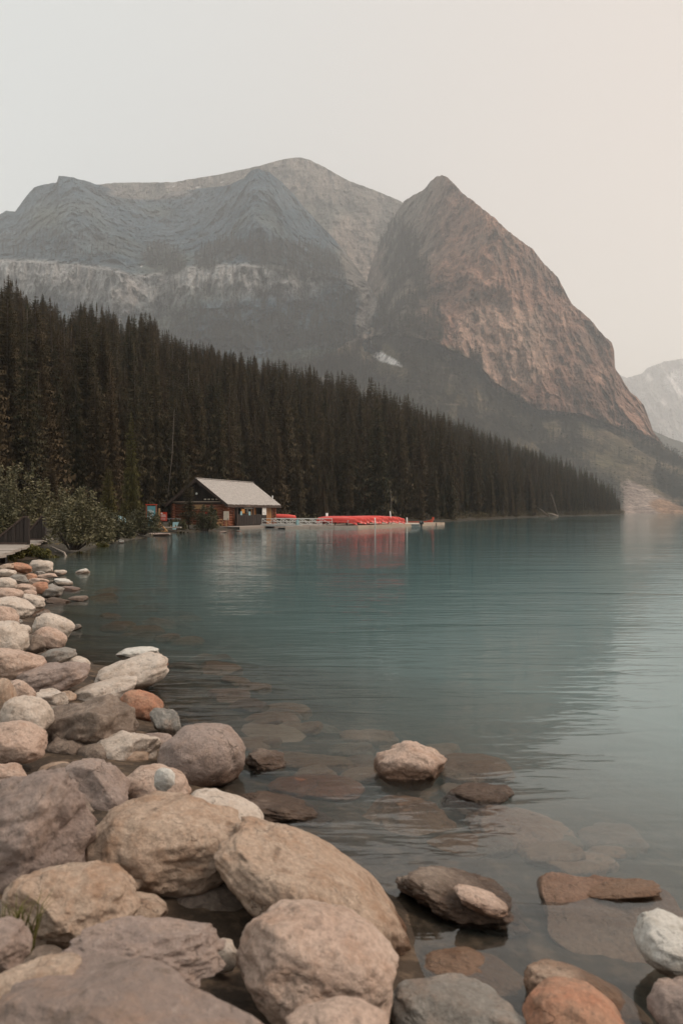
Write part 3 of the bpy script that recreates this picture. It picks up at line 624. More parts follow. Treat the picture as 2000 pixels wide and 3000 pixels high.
bush('low leafy bush at the waterline between willow and teal sign', 330, 42, 2.2, 1.35, 4200, .065, shrub_m, 2, .2)
bush('dark leafy bush hiding the foot of the teal sign', 418, 52, 2.6, 1.55, 4500, .07, shrub_m, 3, .25)
bush('round green bush in front of the boathouse wall', 603, 69, 2.3, 2.0, 4500, .075, shrub_m, 4, .05)
bush('small low bush at the foot of the young fir', 520, 66, 1.5, 1.0, 2200, .07, shrub_m, 5, .15)
bush('tall dark willow thicket behind the boardwalk railings', 55, 45, 3.6, 3.6, 6500, .085, willow_m, 6)
bush('leafy shrub at the edge beside the first boardwalk railing', -10, 36, 1.8, 1.7, 3000, .07, shrub_m, 7, .4)
bush('loose willow shrub behind the broad willow bush', 180, 47, 3.0, 2.4, 4500, .08, willow_m, 8)
bush('low shrub growing beside the blue tarp', 300, 52, 2.6, 1.4, 3200, .08, shrub_m, 9)
cl = []
for k in range(len(SHORE) - 1):
    a, b_ = SHORE[k], SHORE[k + 1]
    if a[1] < 32 or a[1] > 560: continue
    Ls = np.linalg.norm(b_ - a); nrm = np.array([-(b_ - a)[1], (b_ - a)[0]]) / Ls
    for q in np.arange(0, Ls, 1.1 if a[1] < 200 else 2.0):
        for e in range(2):
            nr_ = a[1] < 100; p = a + (b_ - a) * (q / Ls) + nrm * (rng.uniform(.0, 1.6) if nr_ else rng.uniform(.4, 5)); ms = .38 if nr_ else 0.6 + .0035 * p[1]
            if 76 < p[1] < 101: continue
            r_ = rng.uniform(.3, 1.0) * ms; cl.append((p[0], p[1], float(ground(p[0], p[1])) + r_ * .6, r_ * 1.3, r_))
v, f = leaf_cloud(cl, 30000, .15, 77); obj('shore_undergrowth', mesh_np('shore_undergrowth', v, f, under_m), kind='stuff', label='yellowish shrubs and grass along the wooded shore')
cl = [(P(px, py, D).x, D, P(px, py, D).z, r_, r_ * .8) for px, py, D, r_ in ((55, 1625, 27.5, .22), (95, 1615, 28.5, .3), (130, 1622, 28.6, .25), (30, 1640, 26.5, .2), (160, 1640, 29, .2), (230, 1630, 32, .25), (300, 1600, 38, .3))]
v, f = leaf_cloud(cl, 3500, .05, 78, 1.5); obj('mossy_bank', mesh_np('mossy_bank', v, f, moss_m), kind='stuff', label='mossy grass on the bank below the boardwalk')

# ------------------------------------------------------------------ boulders
def ico(sub):
    bm = bmesh.new(); bmesh.ops.create_icosphere(bm, subdivisions=sub, radius=1); v = np.array([p.co[:] for p in bm.verts]); f = np.array([[q.index for q in p.verts] for p in bm.faces]); bm.free(); return v, f
ICO = {k: ico(k) for k in (3, 4, 5, 6)}
def rock_mesh(rad, seed, shape, sub, mat, cuts=()):
    v, f = ICO[sub]; r_ = np.random.default_rng(seed); v = v.copy()
    pn, ncut, c0, c1, low, mid, hi = {'r': (2.3, 5, .84, .97, .17, .065, .02), 'm': (2.55, 7, .74, .94, .19, .10, .028), 'a': (3.4, 13, .60, .86, .16, .11, .04), 'f': (3.8, 8, .66, .9, .16, .06, .02), 'k': (2.6, 9, .66, .9, .24, .14, .06)}[shape]
    v /= (np.abs(v) ** pn).sum(1)[:, None] ** (1 / pn)
    for k in range(ncut):
        n = r_.normal(size=3); n[2] *= .8; n /= np.linalg.norm(n); c_ = r_.uniform(c0, c1); d = v @ n - c_; v -= n * (np.maximum(d, 0) * .92)[:, None]
    for n in cuts:
        c_ = n[3]; n = np.array(n[:3], float); n /= np.linalg.norm(n); d = v @ n - c_; v -= n * (np.maximum(d, 0) * .97)[:, None]
    nr = v / np.linalg.norm(v, axis=1)[:, None]; o = r_.uniform(0, 90, 3)
    disp = low * fbm(v * 1.1 + o, 2) + mid * fbm(v * 3.1 + o + 30, 4, .55) - mid * 1.1 * np.maximum(0, fbm(v * 1.9 + o + 60, 3, .5, True) - .35) + hi * fbm(v * 10 + o, 3, .6)
    v += nr * disp[:, None]
    lo, hi_ = v.min(0), v.max(0); v = (v - (lo + hi_) / 2) / ((hi_ - lo) / 2) * np.array(rad)
    return mesh_np('boulder', v, f, RM[mat], smooth=True)
def boulder(cx, cy, w, h, rot, mat, shape, z, lab, k=.85, cuts=(), seed=None, group=None, sub=None):
    t_ = (cy - 1500) / F; zc = .15 if z is None else z
    for it in range(6):
        D = F * (EYE - zc) / (cy - 1500); x = (cx - 1000) / F * D; rx = w / 2 * D / F; Hh = h / 2 * D / F
        ry = rx * k
        if ry * t_ > .72 * Hh: ry = .72 * Hh / t_
        rz = max(math.sqrt(max(Hh ** 2 - (ry * t_) ** 2, 1e-6)), .3 * rx if h > .35 * w else .12 * rx)
        if z is None: zc = max(float(ground(x, D)), -.05) + .5 * rz
    seed = seed if seed is not None else int(abs(cx * 7 + cy * 13))
    sub = sub or (6 if w > 330 else 5 if w > 110 else 4)
    o = thing('boulder', lab, 'boulder', (x, D, zc), 0, group, rock_mesh((rx, ry, rz), seed, shape, sub, mat, cuts))
    o.rotation_euler = (0, R(rot), R(random.Random(seed).uniform(-12, 12))); return o
BO = [
 # cx, cy, w, h, rot, material, shape, centre height (None: on the bank), label
 (385, 3045, 860, 480, 6, 'slab', 'f', .40, 'largest flat dark brown slab closest to the camera'),
 (425, 2790, 480, 215, 4, 'mauve', 'a', .34, 'grey brown rock with wavy top right behind the largest slab'),
 (70, 2900, 400, 215, -14, 'tan', 'm', .42, 'orange tan rock leaning on the flank of the largest slab'),
 (0, 2765, 185, 160, 15, 'mauve', 'm', .42, 'grey pink rock at the picture edge above the orange tan rock'),
 (215, 2655, 395, 275, 4, 'tan', 'm', .30, 'rounded orange tan boulder with a dark pit behind the grass tuft'),
 (62, 2460, 440, 420, -22, 'mauve', 'a', .36, 'big layered grey mauve angular boulder with ledges'),
 (285, 2330, 215, 210, 8, 'mauve', 'a', .16, 'pinkish brown boulder with a peaked top beside the layered mauve boulder'),
 (455, 2310, 210, 140, 0, 'pink', 'r', .13, 'smooth round pale boulder carrying the white chip'),
 (500, 2478, 485, 325, 3, 'tan', 'r', .26, 'big rounded golden tan boulder with a dark crease below'),
 (655, 2400, 260, 150, 22, 'pale', 'r', .16, 'pale boulder peeking out behind the big golden tan boulder'),
 (925, 2615, 660, 340, 33, 'tan', 'r', .17, 'longest humped brown boulder sloping down to the water'),
 (925, 2835, 490, 390, 16, 'pink', 'r', .26, 'large smooth pale pink boulder in front of the longest boulder'),
 (985, 3030, 320, 220, 0, 'pink', 'r', .34, 'smooth tan boulder top cut by the bottom edge of the picture'),
 (655, 2800, 85, 100, 0, 'pale', 'm', .2, 'small pale stone wedged beside the large pale pink boulder'),
 (600, 2655, 260, 170, 0, 'dark', 'r', .08, 'dark shaded boulder under the big golden tan boulder'),
 (1335, 2985, 380, 230, 2, 'grey', 'f', .08, 'flat blue grey slab with dark pits at the bottom edge'),
 (1375, 2890, 340, 240, 8, 'tan', 'r', -.09, 'submerged brown boulder behind the flat blue grey slab'),
 (1690, 3000, 310, 270, 20, 'orange', 'r', .10, 'rusty red boulder at the bottom edge'),
 (1715, 2945, 390, 220, 22, 'tan', 'r', -.03, 'half submerged tan boulder behind the rusty red boulder'),
 (1985, 2775, 260, 200, 20, 'white', 'm', .09, 'chalk white boulder with dark wet underside at the picture edge'),
 (2000, 2970, 210, 210, 0, 'mauve', 'm', .12, 'purple grey boulder below the chalk white boulder'),
 (1345, 2635, 390, 190, 12, 'dark', 'k', .0, 'dark brown jagged wet rock with a pale cap'),
 (1510, 2745, 190, 170, 10, 'mauve', 'm', -.20, 'submerged brown stone beside the dark jagged rock'),
 (1550, 2485, 400, 240, 18, 'pink', 'm', -.23, 'large pale boulder under clear water beside the reflected sky'),
 (1202, 2243, 216, 152, 4, 'pink', 'm', .03, 'lone pinkish boulder with cracks standing out in the water'),
 (1400, 2336, 215, 80, -8, 'dark', 'm', -.025, 'dark wet stone just breaking the surface past the lone boulder'),
 (1390, 2255, 235, 95, 4, 'tan', 'r', -.12, 'submerged tan stone beside the lone pinkish boulder'),
 (928, 2310, 290, 92, 4, 'orange', 'r', -.07, 'submerged orange brown oval stone between shore and lone boulder'),
 (820, 2375, 370, 115, 8, 'dark', 'k', -.015, 'weedy black brown low rock behind the longest boulder'),
 (775, 2233, 130, 72, 0, 'dark', 'k', .01, 'small black wet rock beside the round grey brown boulder'),
 (590, 2222, 262, 205, -10, 'mauve', 'r', .12, 'large round grey brown boulder at the water edge'),
 (795, 2160, 205, 80, 4, 'pale', 'r', -.14, 'submerged pale oval stone beyond the round grey brown boulder'),
 (940, 2160, 190, 85, 8, 'grey', 'm', -.24, 'submerged grey stone farther out than the pale oval stone'),
 (735, 2092, 190, 62, 0, 'tan', 'm', -.24, 'submerged tan stone under the deepening water'),
 (950, 2242, 300, 74, 3, 'tan', 'f', -.12, 'long submerged flat stone reaching toward the lone boulder'),
 (1185, 2430, 300, 190, 5, 'tan', 'm', -.15, 'submerged brown boulder beneath the ripples below the lone boulder'),
 (262, 2140, 275, 188, -18, 'dark', 'k', .2, 'mottled dark brown boulder with white patches'),
 (376, 2200, 198, 130, -18, 'pale', 'm', .12, 'pale slab with an orange rim in front of the mottled boulder'),
 (412, 2072, 132, 100, 15, 'orange', 'r', .1, 'orange red boulder behind the mottled dark boulder'),
 (487, 2128, 112, 110, 0, 'grey', 'a', .06, 'grey angular stone with a pointed corner at the water edge'),
 (308, 2035, 215, 88, -14, 'pale', 'f', .11, 'flat whitish rock behind the mottled dark boulder'),
 (388, 1980, 225, 105, -18, 'pale', 'm', .12, 'biggest whitish boulder reaching into the shallows'),
 (402, 1917, 126, 44, -4, 'white', 'm', .06, 'low white stone behind the biggest whitish boulder'),
 (450, 1941, 95, 32, 6, 'orange', 'f', .02, 'thin rusty stone at the far end of the whitish boulder'),
 (150, 1985, 230, 100, -8, 'mauve', 'm', .25, 'long mottled slab on the shore behind the whitish rocks'),
 (172, 1926, 110, 58, -10, 'grey', 'm', .22, 'grey stone resting behind the long mottled slab'),
 (228, 1948, 70, 50, 10, 'pale', 'r', .15, 'pale rounded stone at the water end of the mottled slab'),
 (147, 2055, 104, 66, 0, 'pale', 'a', .2, 'small whitish triangular stone in front of the mottled slab'),
 (175, 2098, 98, 60, 0, 'grey', 'a', .18, 'blue grey stone partly under the mottled dark boulder'),
 (78, 2105, 155, 140, 12, 'pale', 'r', .33, 'smooth cream boulder above the pink one at the picture edge'),
 (40, 2172, 190, 128, 4, 'pink', 'r', .33, 'smooth pink boulder below the cream boulder'),
 (5, 2052, 90, 132, 0, 'tan', 'm', .42, 'brown boulder cut by the picture edge beside the cream boulder'),
 (60, 2024, 90, 66, 10, 'pink', 'm', .33, 'pinkish stone behind the cream boulder'),
 (40, 1945, 190, 92, 8, 'pink', 'r', .36, 'broad pink boulder at the edge behind the mottled slab'),
 (10, 1876, 145, 118, 8, 'pale', 'r', .45, 'tall cream boulder at the edge behind the broad pink boulder'),
 (98, 1888, 78, 64, 8, 'dark', 'k', .33, 'squat brown stone with black mottling'),
 (150, 1868, 95, 60, 22, 'pink', 'r', .28, 'pink wedge shaped stone beside the black mottled stone'),
 (158, 1838, 120, 78, 16, 'pale', 'r', .22, 'big cream boulder at the water edge behind the pink wedge'),
 (8, 1815, 90, 80, 10, 'pink', 'r', .45, 'dull pink boulder at the edge behind the tall cream boulder'),
 (40, 1781, 122, 66, 8, 'pale', 'r', .4, 'wide whitish boulder halfway along the shore'),
 (92, 1761, 80, 39, 12, 'pale', 'm', .25, 'whitish stone with cracked face near the flat black stone'),
 (26, 1740, 84, 38, 5, 'pink', 'r', .4, 'pale pink stone behind the wide whitish boulder'),
 (85, 1739, 46, 23, 0, 'pink', 'r', .3, 'small pink stone between whitish and mottled stones'),
 (150, 1732, 72, 44, 0, 'grey', 'k', .15, 'pitted pale grey stone at the water edge'),
 (120, 1722, 52, 36, 0, 'orange', 'r', .22, 'orange brown stone behind the pitted grey stone'),
 (20, 1709, 66, 36, 8, 'pale', 'r', .4, 'whitish pointed stone at the edge in the far part of the shore'),
 (76, 1723, 62, 27, 6, 'pink', 'r', .3, 'dusky pink stone beside the orange brown stone'),
 (55, 1699, 58, 32, 4, 'grey', 'm', .32, 'smooth grey stone in the far cluster'),
 (115, 1704, 60, 22, 3, 'pink', 'm', .18, 'long flat pinkish stone in the far cluster'),
 (187, 1706, 56, 24, 8, 'white', 'm', .06, 'light grey flat stone at the water edge of the far cluster'),
 (208, 1726, 54, 17, 8, 'mauve', 'f', .02, 'flat dark pink stone lying in the shallows'),
 (168, 1759, 72, 18, 4, 'dark', 'f', .03, 'flat black stone awash beside the shore'),
 (230, 1754, 58, 18, -4, 'dark', 'f', .03, 'dark stone with grey top awash past the flat black stone'),
 (242, 1676, 41, 18, -12, 'white', 'a', .03, 'small white stone alone in the water off the far cluster'),
 (123, 1660, 70, 40, 10, 'pale', 'm', .22, 'tallest white boulder at the far end of the shore'),
 (62, 1664, 62, 31, 12, 'orange', 'm', .3, 'orange rust boulder beside the tallest white boulder'),
 (20, 1661, 50, 20, -14, 'tan', 'f', .35, 'flat tan stone at the edge behind the orange rust boulder'),
 (20, 1679, 52, 25, 4, 'pale', 'r', .36, 'whitish stone at the edge in front of the orange rust boulder'),
 (175, 1678, 42, 18, 0, 'pale', 'm', .06, 'flat whitish stone in front of the tallest white boulder'),
 (144, 1687, 57, 16, 3, 'pink', 'f', .1, 'low pink flat stone in the far cluster by the water'),
 (91, 1689, 38, 20, 0, 'orange', 'm', .22, 'small reddish pink stone in the far cluster'),
 (119, 1680, 34, 15, 0, 'grey', 'm', .15, 'small grey stone under the tallest white boulder'),
 (222, 1839, 40, 19, -12, 'grey', 'a', .03, 'blue grey blade of stone sticking out of the water'),
 (52, 1821, 30, 17, 0, 'grey', 'r', .3, 'small greenish grey stone in a gap by the wide whitish boulder'),
 (25, 2266, 130, 70, 8, 'pink', 'm', .28, 'pinkish white stone behind the layered mauve boulder'),
 (130, 1800, 46, 26, 0, 'dark', 'k', .12, 'small dark pitted stone behind the big cream boulder'),
 (60, 1845, 60, 34, 0, 'pale', 'r', .33, 'pale stone squeezed beside the tall cream boulder'),
 (215, 2255, 120, 60, 0, 'dark', 'm', .05, 'dark stone in the gap under the mottled boulder'),
 (700, 1557, 18, 5, 0, 'mauve', 'm', .02, 'small pale rock at the waterline under the boathouse deck'),
 (655, 1559, 24, 7, 0, 'mauve', 'a', .05, 'pale rock at the end of the boathouse deck'),
 (355, 1586, 18, 12, 0, 'white', 'm', .1, 'white rock at the waterline below the dark leafy bush'),
 (470, 1567, 60, 12, 0, 'mauve', 'f', .06, 'flat brown rock at the shore below the red sign'),
]
for row in BO: boulder(*row)
# big submerged slab with one edge out of the water
boulder(1795, 2765, 440, 400, 4, 'pink', 'f', -.165, 'big submerged flat slab with one rusty edge above water', k=1.15, seed=12, cuts=((.05, -.55, .8, .40),))
boulder(1785, 2618, 300, 80, -5, 'tan', 'k', -.012, 'rusty ridge of rock rising from the submerged flat slab', k=.42, seed=5)
boulder(1407, 2640, 165, 74, 16, 'pink', 'm', .07, 'pale stone cap lying on the dark jagged wet rock', seed=8)
wc = boulder(482, 2288, 66, 76, 6, 'white', 'm', .335, 'small bright white angular chip resting on the round pale boulder', k=.5, seed=21)
# stones on the lake floor seen through the shallows
r_ = random.Random(11)
for k in range(95):
    q = r_.random(); cy = 1700 + 900 * q ** 1.2; cx = np.interp(cy, [1700, 1850, 1950, 2100, 2250, 2400, 2600], [330, 320, 330, 600, 800, 1150, 1400]) + r_.uniform(-60, 330 if cy < 2150 else 620) * (1 if cy > 1900 else .7)
    w = r_.uniform(60, 130) * (.5 + (cy - 1500) / 900); D = F * (EYE + .3) / (cy - 1500); x = (cx - 1000) / F * D
    for it in range(4):
        D = F * (EYE - gzk) / (cy - 1500) if it else D; x = (cx - 1000) / F * D; gzk = float(ground(x, D))
    if gzk > -.08: continue
    boulder(cx, cy, w, w * .42, r_.uniform(-10, 10), r_.choice(['tan', 'mauve', 'tan', 'grey', 'pink']), r_.choice('rmf'), min(gzk + .02, -.10), 'brown stone lying under water in the shallows off the boulder shore', group='submerged stones in the shallows', sub=4)
for k in range(44):
    cy = 1690 + 1300 * r_.random() ** 1.6; edge = np.interp(cy, [1650, 1750, 1850, 1950, 2000, 2150, 2350, 2500, 2700, 3000], [120, 170, 180, 220, 380, 500, 620, 900, 1080, 1150])
    cx = edge * r_.uniform(0, .97); w = r_.uniform(.16, .3) * (cy - 1450) * .55
    D = F * (EYE - .12) / (cy - 1500); x = (cx - 1000) / F * D
    boulder(cx, cy + w * .25, w, w * .6, r_.uniform(-15, 15), r_.choice(['dark', 'mauve', 'tan', 'dark']), r_.choice('rm'), float(ground(x, D)) + .01, 'small dark stone wedged in a gap between the shore boulders', group='stones in the gaps of the boulder shore', sub=4)
# grass tuft
t = thing('grass_tuft', 'yellow green grass tuft beside the rounded orange tan boulder', 'grass tuft', tuple(P(45, 2760, 2.42))); vv, ff = [], []
for k in range(90):
    a = r_.uniform(0, 6.28); l = r_.uniform(.05, .13); x0, y0 = r_.uniform(-.05, .05), r_.uniform(-.03, .03); d = (math.cos(a), math.sin(a)); n = len(vv)
    vv += [(x0 - .002, y0, -.03), (x0 + .002, y0, -.03), (x0 + d[0] * l * .35 + .0016, y0 + d[1] * l * .35, l * .7), (x0 + d[0] * l * .35 - .0016, y0 + d[1] * l * .35, l * .7), (x0 + d[0] * l * .8, y0 + d[1] * l * .8, l * .95)]
    ff += [(n, n + 1, n + 2, n + 3), (n + 3, n + 2, n + 4)]
me = bpy.data.meshes.new('grass_blades'); me.from_pydata(vv, [], ff); me.materials.append(moss_m); obj('blades', me, t)

# ------------------------------------------------------------------ boathouse
cab = thing('log_boathouse', 'log boathouse with grey shingle roof and orange doors beside the lake', 'boathouse', CAB, math.atan2(.942, .335))
LEN, WID, EZ, RZ = 12.8, 7.0, 2.37, 4.95; U0, U1, W0, W1 = .75, 12.1, .65, 6.35; FZ = .2
def quad_prism(b, pts, th):   # pts: 4 points in order, thickness vector
    th = Vector(th); q = [Vector(p) for p in pts]; b.add(q + [p + th for p in q], [(3, 2, 1, 0), (4, 5, 6, 7), (0, 1, 5, 4), (1, 2, 6, 5), (2, 3, 7, 6), (3, 0, 4, 7)])
rf = MB(); quad_prism(rf, [(0, 0, EZ - .05), (LEN, 0, EZ - .05), (LEN, WID / 2, RZ - .05), (0, WID / 2, RZ - .05)], (0, 0, -.12)); quad_prism(rf, [(0, WID, EZ - .05), (0, WID / 2, RZ - .05), (LEN, WID / 2, RZ - .05), (LEN, WID, EZ - .05)], (0, 0, -.12))
roof = rf.build('roof', trim_m, cab)
rq = random.Random(5); sh = MB(); NR = 22
for side in (0, 1):
    for i in range(NR):
        t0, t1 = i / NR, (i + 1.25) / NR; u = -.04
        while u < LEN:
            wdt = rq.uniform(.16, .34); u2 = min(u + wdt, LEN + .04); jt = rq.uniform(-.012, .012); lift = rq.uniform(.0, .014); cv = []
            for (uu, tt, dz) in ((u + .006, t0 + jt - .006, .022 + lift), (u2 - .006, t0 + jt - .006, .022 + lift), (u2 - .006, min(t1, 1), -.012), (u + .006, min(t1, 1), -.012)):
                w_ = tt * WID / 2; cv.append((uu, w_ if side == 0 else WID - w_, EZ + (RZ - EZ) * tt + dz))
            if side: cv = [cv[1], cv[0], cv[3], cv[2]]
            lo = [(p[0], p[1], p[2] - .045) for p in cv[:2]]
            sh.add(cv + lo, [(0, 1, 2, 3), (4, 5, 1, 0)]); u = u2
sh.build('shingle_courses', shingle_m, roof, kind='stuff')
b = MB(); b.bar((-.06, WID / 2, RZ + .03), (LEN + .06, WID / 2, RZ + .03), .22, .05); b.build('ridge_cap', shingle_m, roof)
b = MB(); b.bar((-.03, -.03, EZ - .17), (LEN + .03, -.03, EZ - .17), .05, .26); b.build('fascia', trim_m, roof)
for s_ in (0, 1):
    for uu in (-.035, LEN + .035):
        b = MB(); b.bar((uu, 0 if s_ == 0 else WID, EZ - .16), (uu, WID / 2, RZ - .16), .05, .26); b.build('bargeboard', trim_m, roof)
b = MB()
for k in range(3): b.box((4.2 + k * .3, -.062, EZ - .16), (.13, .012, .06)); b.box((4.2 + k * .3, -.066, EZ - .13), (.17, .012, .02))
b.build('fascia_lettering', wood_tan, roof)
for i in range(9):              # front and back log walls, gable logs
    z = FZ + .12 + i * .25
    for (p, q) in (((U0 - .35, W0, z), (2.3, W0, z)), ((11.5, W0, z), (U1 + .35, W0, z)), ((U0 - .35, W1, z), (U1 + .35, W1, z)), ((U0, W0 - .38, z + .125), (U0, W1 + .38, z + .125)), ((U1, W0 - .38, z + .125), (U1, W1 + .38, z + .125))):
        b = MB(); b.tube([p, q], .132, 9); b.build('log', wood_log, cab, True)
b = MB(); b.box((6.9, W0 + .25, 1.25), (9.2, .1, 2.1)); b.build('porch_back_wall', wood_dark, cab)
for i in range(30):             # board-and-batten gable top
    w_ = W0 + (i + .5) * (W1 - W0) / 30; top = EZ + (RZ - EZ) * (1 - abs(w_ - WID / 2) / (WID / 2)) - .2
    if top < 2.62: continue
    b = MB(); b.box((U0 + .03 - .02 * (i % 2), w_, (2.55 + top) / 2), (.04, .185, top - 2.55)); b.build('gable_board', wood_dark, cab)
    b = MB(); b.box((U1 - .03, w_, (2.55 + top) / 2), (.04, .185, top - 2.55)); b.build('gable_board', wood_dark, cab)
b = MB(); b.box((U0 - .12, 3.5, 2.62), (.30, 6.1, .10)); b.build('gable_ledge', wood_tan, cab)
b = MB(); b.box((U0 - .05, 3.5, 2.48), (.2, 6.2, .18)); b.build('gable_beam', trim_m, cab)
for k in range(4): b = MB(); b.box((U0 - .22, 1.5 + k * .42, 2.86), (.1, .22, .12)); b.build('joist_end', cream_m, cab)
wn = MB().box((U0 - .13, 1.75, 1.55), (.06, .58, .78)).build('window', wood_orange, cab); MB().box((U0 - .165, 1.75, 1.55), (.02, .40, .60)).build('pane', glass_m, wn)
MB().box((U0 - .2, 3.35, 2.12), (.05, 1.3, .42)).build('signboard', wood_post, cab)
def front(name, u, z0, z1, du, mat, w=.55, th=.06, parent=None): return MB().box((u, w, (z0 + z1) / 2), (du, th, z1 - z0)).build(name, mat, parent or cab)
d_ = front('door', 10.45, FZ, 2.1, 1.9, wood_orange)
for k in range(4): front('door_board', 9.74 + k * .475, FZ + .03, 2.07, .462, wood_orange, .505, .03, d_)
d2 = front('door', 6.95, 1.2, 2.1, 1.15, wood_orange, .6)
front('door_frame', 7.62, FZ, 2.1, .14, trim_m); front('door_frame', 11.48, FZ, 2.15, .14, trim_m, .5); front('door_frame', 9.38, FZ, 2.15, .12, trim_m, .5); front('door_frame', 2.42, FZ, 2.15, .2, wood_log, .55)
w2 = front('window', 4.95, 1.42, 1.95, 1.75, wood_orange, .62)
front('pane', 4.55, 1.47, 1.90, .62, amber_m, .58, .02, w2); front('pane', 5.4, 1.47, 1.90, .62, glass_m, .58, .02, w2)
hb = MB(); quad_prism(hb, [(4.0, .40, 2.17), (5.9, .40, 2.17), (5.9, .12, 1.93), (4.0, .12, 1.93)], (0, 0.03, .03)); hb.build('hatch', white_m, cab)
for k in range(22):             # dark vertical boards of the porch front
    u = 2.45 + k * .3; hgt2 = 1.27 if k < 14 or k > 16 else 1.27
    MB().box((u, .12 - .012 * (k % 2), (FZ + hgt2) / 2 + .02), (.292, .04, hgt2 - FZ)).build('porch_board', wood_dark, cab)
MB().bar((2.3, .12, 1.3), (9.05, .12, 1.3), .09, .05).build('porch_rail', trim_m, cab)
for u in (2.3, 6.0, 9.1): MB().box((u, .14, 1.15), (.13, .13, 2.0)).build('porch_post', trim_m, cab)
for u, z in ((3.1, 1.3), (5.0, 1.28)): front('notice', u, z - .02, z + .36, .42, pteal_m, .07, .02)
mp = front('map_panel', 8.6, 1.28, 2.1, 1.0, white_m, .08, .03)
b = MB(); 
for k in range(5): b.bar((8.3 + k * .12, .058, 1.4 + .1 * math.sin(k)), (8.45 + k * .1, .058, 1.62 - .05 * k), .004, .05, (0, 1, 0))
b.build('map_print', metal_m, mp)
lm = thing('globe_lamp', 'white globe lamp on a bracket on the boathouse gable', 'lamp', CAB, cab.rotation_euler.z); bm = bmesh.new(); bmesh.ops.create_icosphere(bm, subdivisions=3, radius=.11); me = bpy.data.meshes.new('globe'); bm.to_mesh(me); bm.free(); me.materials.append(white_m); me.polygons.foreach_set('use_smooth', [True] * len(me.polygons))
obj('globe', me, lm, (U0 - .42, 3.62, 3.42)); MB().tube([(U0 - .42, 3.62, 3.32), (U0 - .40, 3.60, 3.0), (U0 - .1, 3.55, 2.8)], .02, 6).build('bracket', black_m, lm)
pd = thing('canoe_paddle', 'red bladed paddle hung flat on the boathouse log wall', 'paddle', CAB, cab.rotation_euler.z); MB().tube([(U0 - .22, 4.4, 1.42), (U0 - .22, 2.75, 1.46)], .025, 6).build('shaft', wood_post, pd); MB().box((U0 - .22, 2.52, 1.5), (.03, .42, .26)).build('blade', redsign_m, pd, bevel=.012)
pp = thing('vent_pipe', 'short white vent pipe at the far roof corner', 'pipe', CAB, cab.rotation_euler.z, me=MB().tube([(12.55, .9, 2.5), (12.55, .9, 3.45)], .06, 8).mesh('vent_pipe', white_m, True))
cb = P(663, 1511, 79.0); t = thing('notice_board', 'cream notice board standing at the boathouse corner', 'notice board', (cb.x, cb.y, FZ)); MB().box((0, 0, 1.05), (.52, .05, .84)).build('board', cream_m, t); MB().bar((0, .06, -.3), (0, .06, 1.2), .09).build('post', wood_post, t)
MB().box((.15, -.03, .72), (.08, .012, .08)).build('sticker', black_m, t)
# boathouse deck (planks run along the wall)
dk = thing('boathouse_deck', 'weathered plank deck along the lake side of the boathouse', 'deck', CAB, cab.rotation_euler.z)
for k in range(9): MB().box((5.6, -1.75 + k * .29, FZ - .04), (13.6, .275, .06)).build('plank', wood_grey, dk)
MB().box((5.6, -1.9, FZ - .12), (13.6, .05, .16)).build('fascia', wood_grey, dk)
for k in range(7): MB().bar((-.8 + k * 2.1, -1.7, FZ - .1), (-.8 + k * 2.1, -1.7, -.9), .16).build('pile', bark_m, dk)
MB().box((8.0, -1.95, FZ - .02), (2.2, .04, .05)).build('edge_strip', wood_orange, dk)
# x-braced porch railing at the gable end
def railing(name, lab, p0, p1, h, bays, mat, x=True, th=.035):
    p0 = Vector(p0); p1 = Vector(p1); t = thing(name, lab, 'railing', p0); d = p1 - p0; up = Vector((0, 0, 1))
    for fr_ in (1.0, .55, .12): MB().tube([up * (h * fr_), d + up * (h * fr_)], th * (.9 if fr_ == 1 else .7), 6).build('rail', mat, t)
    for k in range(bays + 1):
        a = d * (k / bays); MB().tube([a, a + up * h], th * .85, 6).build('post', mat, t)
        if x and k < bays: MB().tube([a + up * h * (.95 if k % 1 == 0 else .1), d * ((k + 1) / bays) + up * .05], th * .9, 6).build('brace', mat, t)
    return t
g0 = P(618, 1538, 77.6); g1 = P(652, 1536, 78.6)
railing('porch_railing', 'short reddish braced railing under the gable window', (g0.x, g0.y, .25), (g1.x, g1.y, .25), .62, 3, wood_post)

# ------------------------------------------------------------------ dock, gangway, canoes
DA, DB, DC = Vector((-5.3, 76.8, 0)), Vector((1.5, 80, 0)), Vector((11.6, 101.5, 0)); DZ = .27
def dock(lab, p0, p1, depth, mat, n_f):
    d = p1 - p0; l = d.length; rz = math.atan2(d.y, d.x); t = thing('floating_dock', lab, 'dock', p0, rz)
    n = max(6, int(l / .45))
    for k in range(n): MB().box(((k + .5) * l / n, depth / 2, DZ - .03), (l / n - .02, depth, .05)).build('plank', mat, t)
    for k in range(n_f): MB().box(((k + .5) * l / n_f, -.03, DZ - .15), (l / n_f - .03, .06, .25)).build('fascia', mat, t)
    MB().box((l / 2, depth / 2, -.02), (l - .3, depth - .35, .22)).build('float', black_m, t)
    MB().box((l + .03, depth / 2, DZ - .15), (.06, depth, .25)).build('end_fascia', mat, t); return t
dock('grey weathered dock section in front of the gangway', DA, DB, 2.4, wood_grey, 3)
dock('long tan dock carrying the overturned red canoes', DB + Vector((.05, .1, 0)), DC, 6.4, wood_tan, 8)
e = DC + (DC - DB).normalized() * .4; dock('short tan dock end float past the orange canoe', e, e + (DC - DB).normalized() * 3.2, 2.2, wood_tan, 2)
gp0, gp1 = P(765, 1544, 84.5), P(885, 1544, 79.6)
d = gp1 - gp0; t = thing('gangway', 'pale gangway ramp from the boathouse deck to the dock', 'gangway', (gp0.x, gp0.y, 0), math.atan2(d.y, d.x)); l = math.hypot(d.x, d.y)
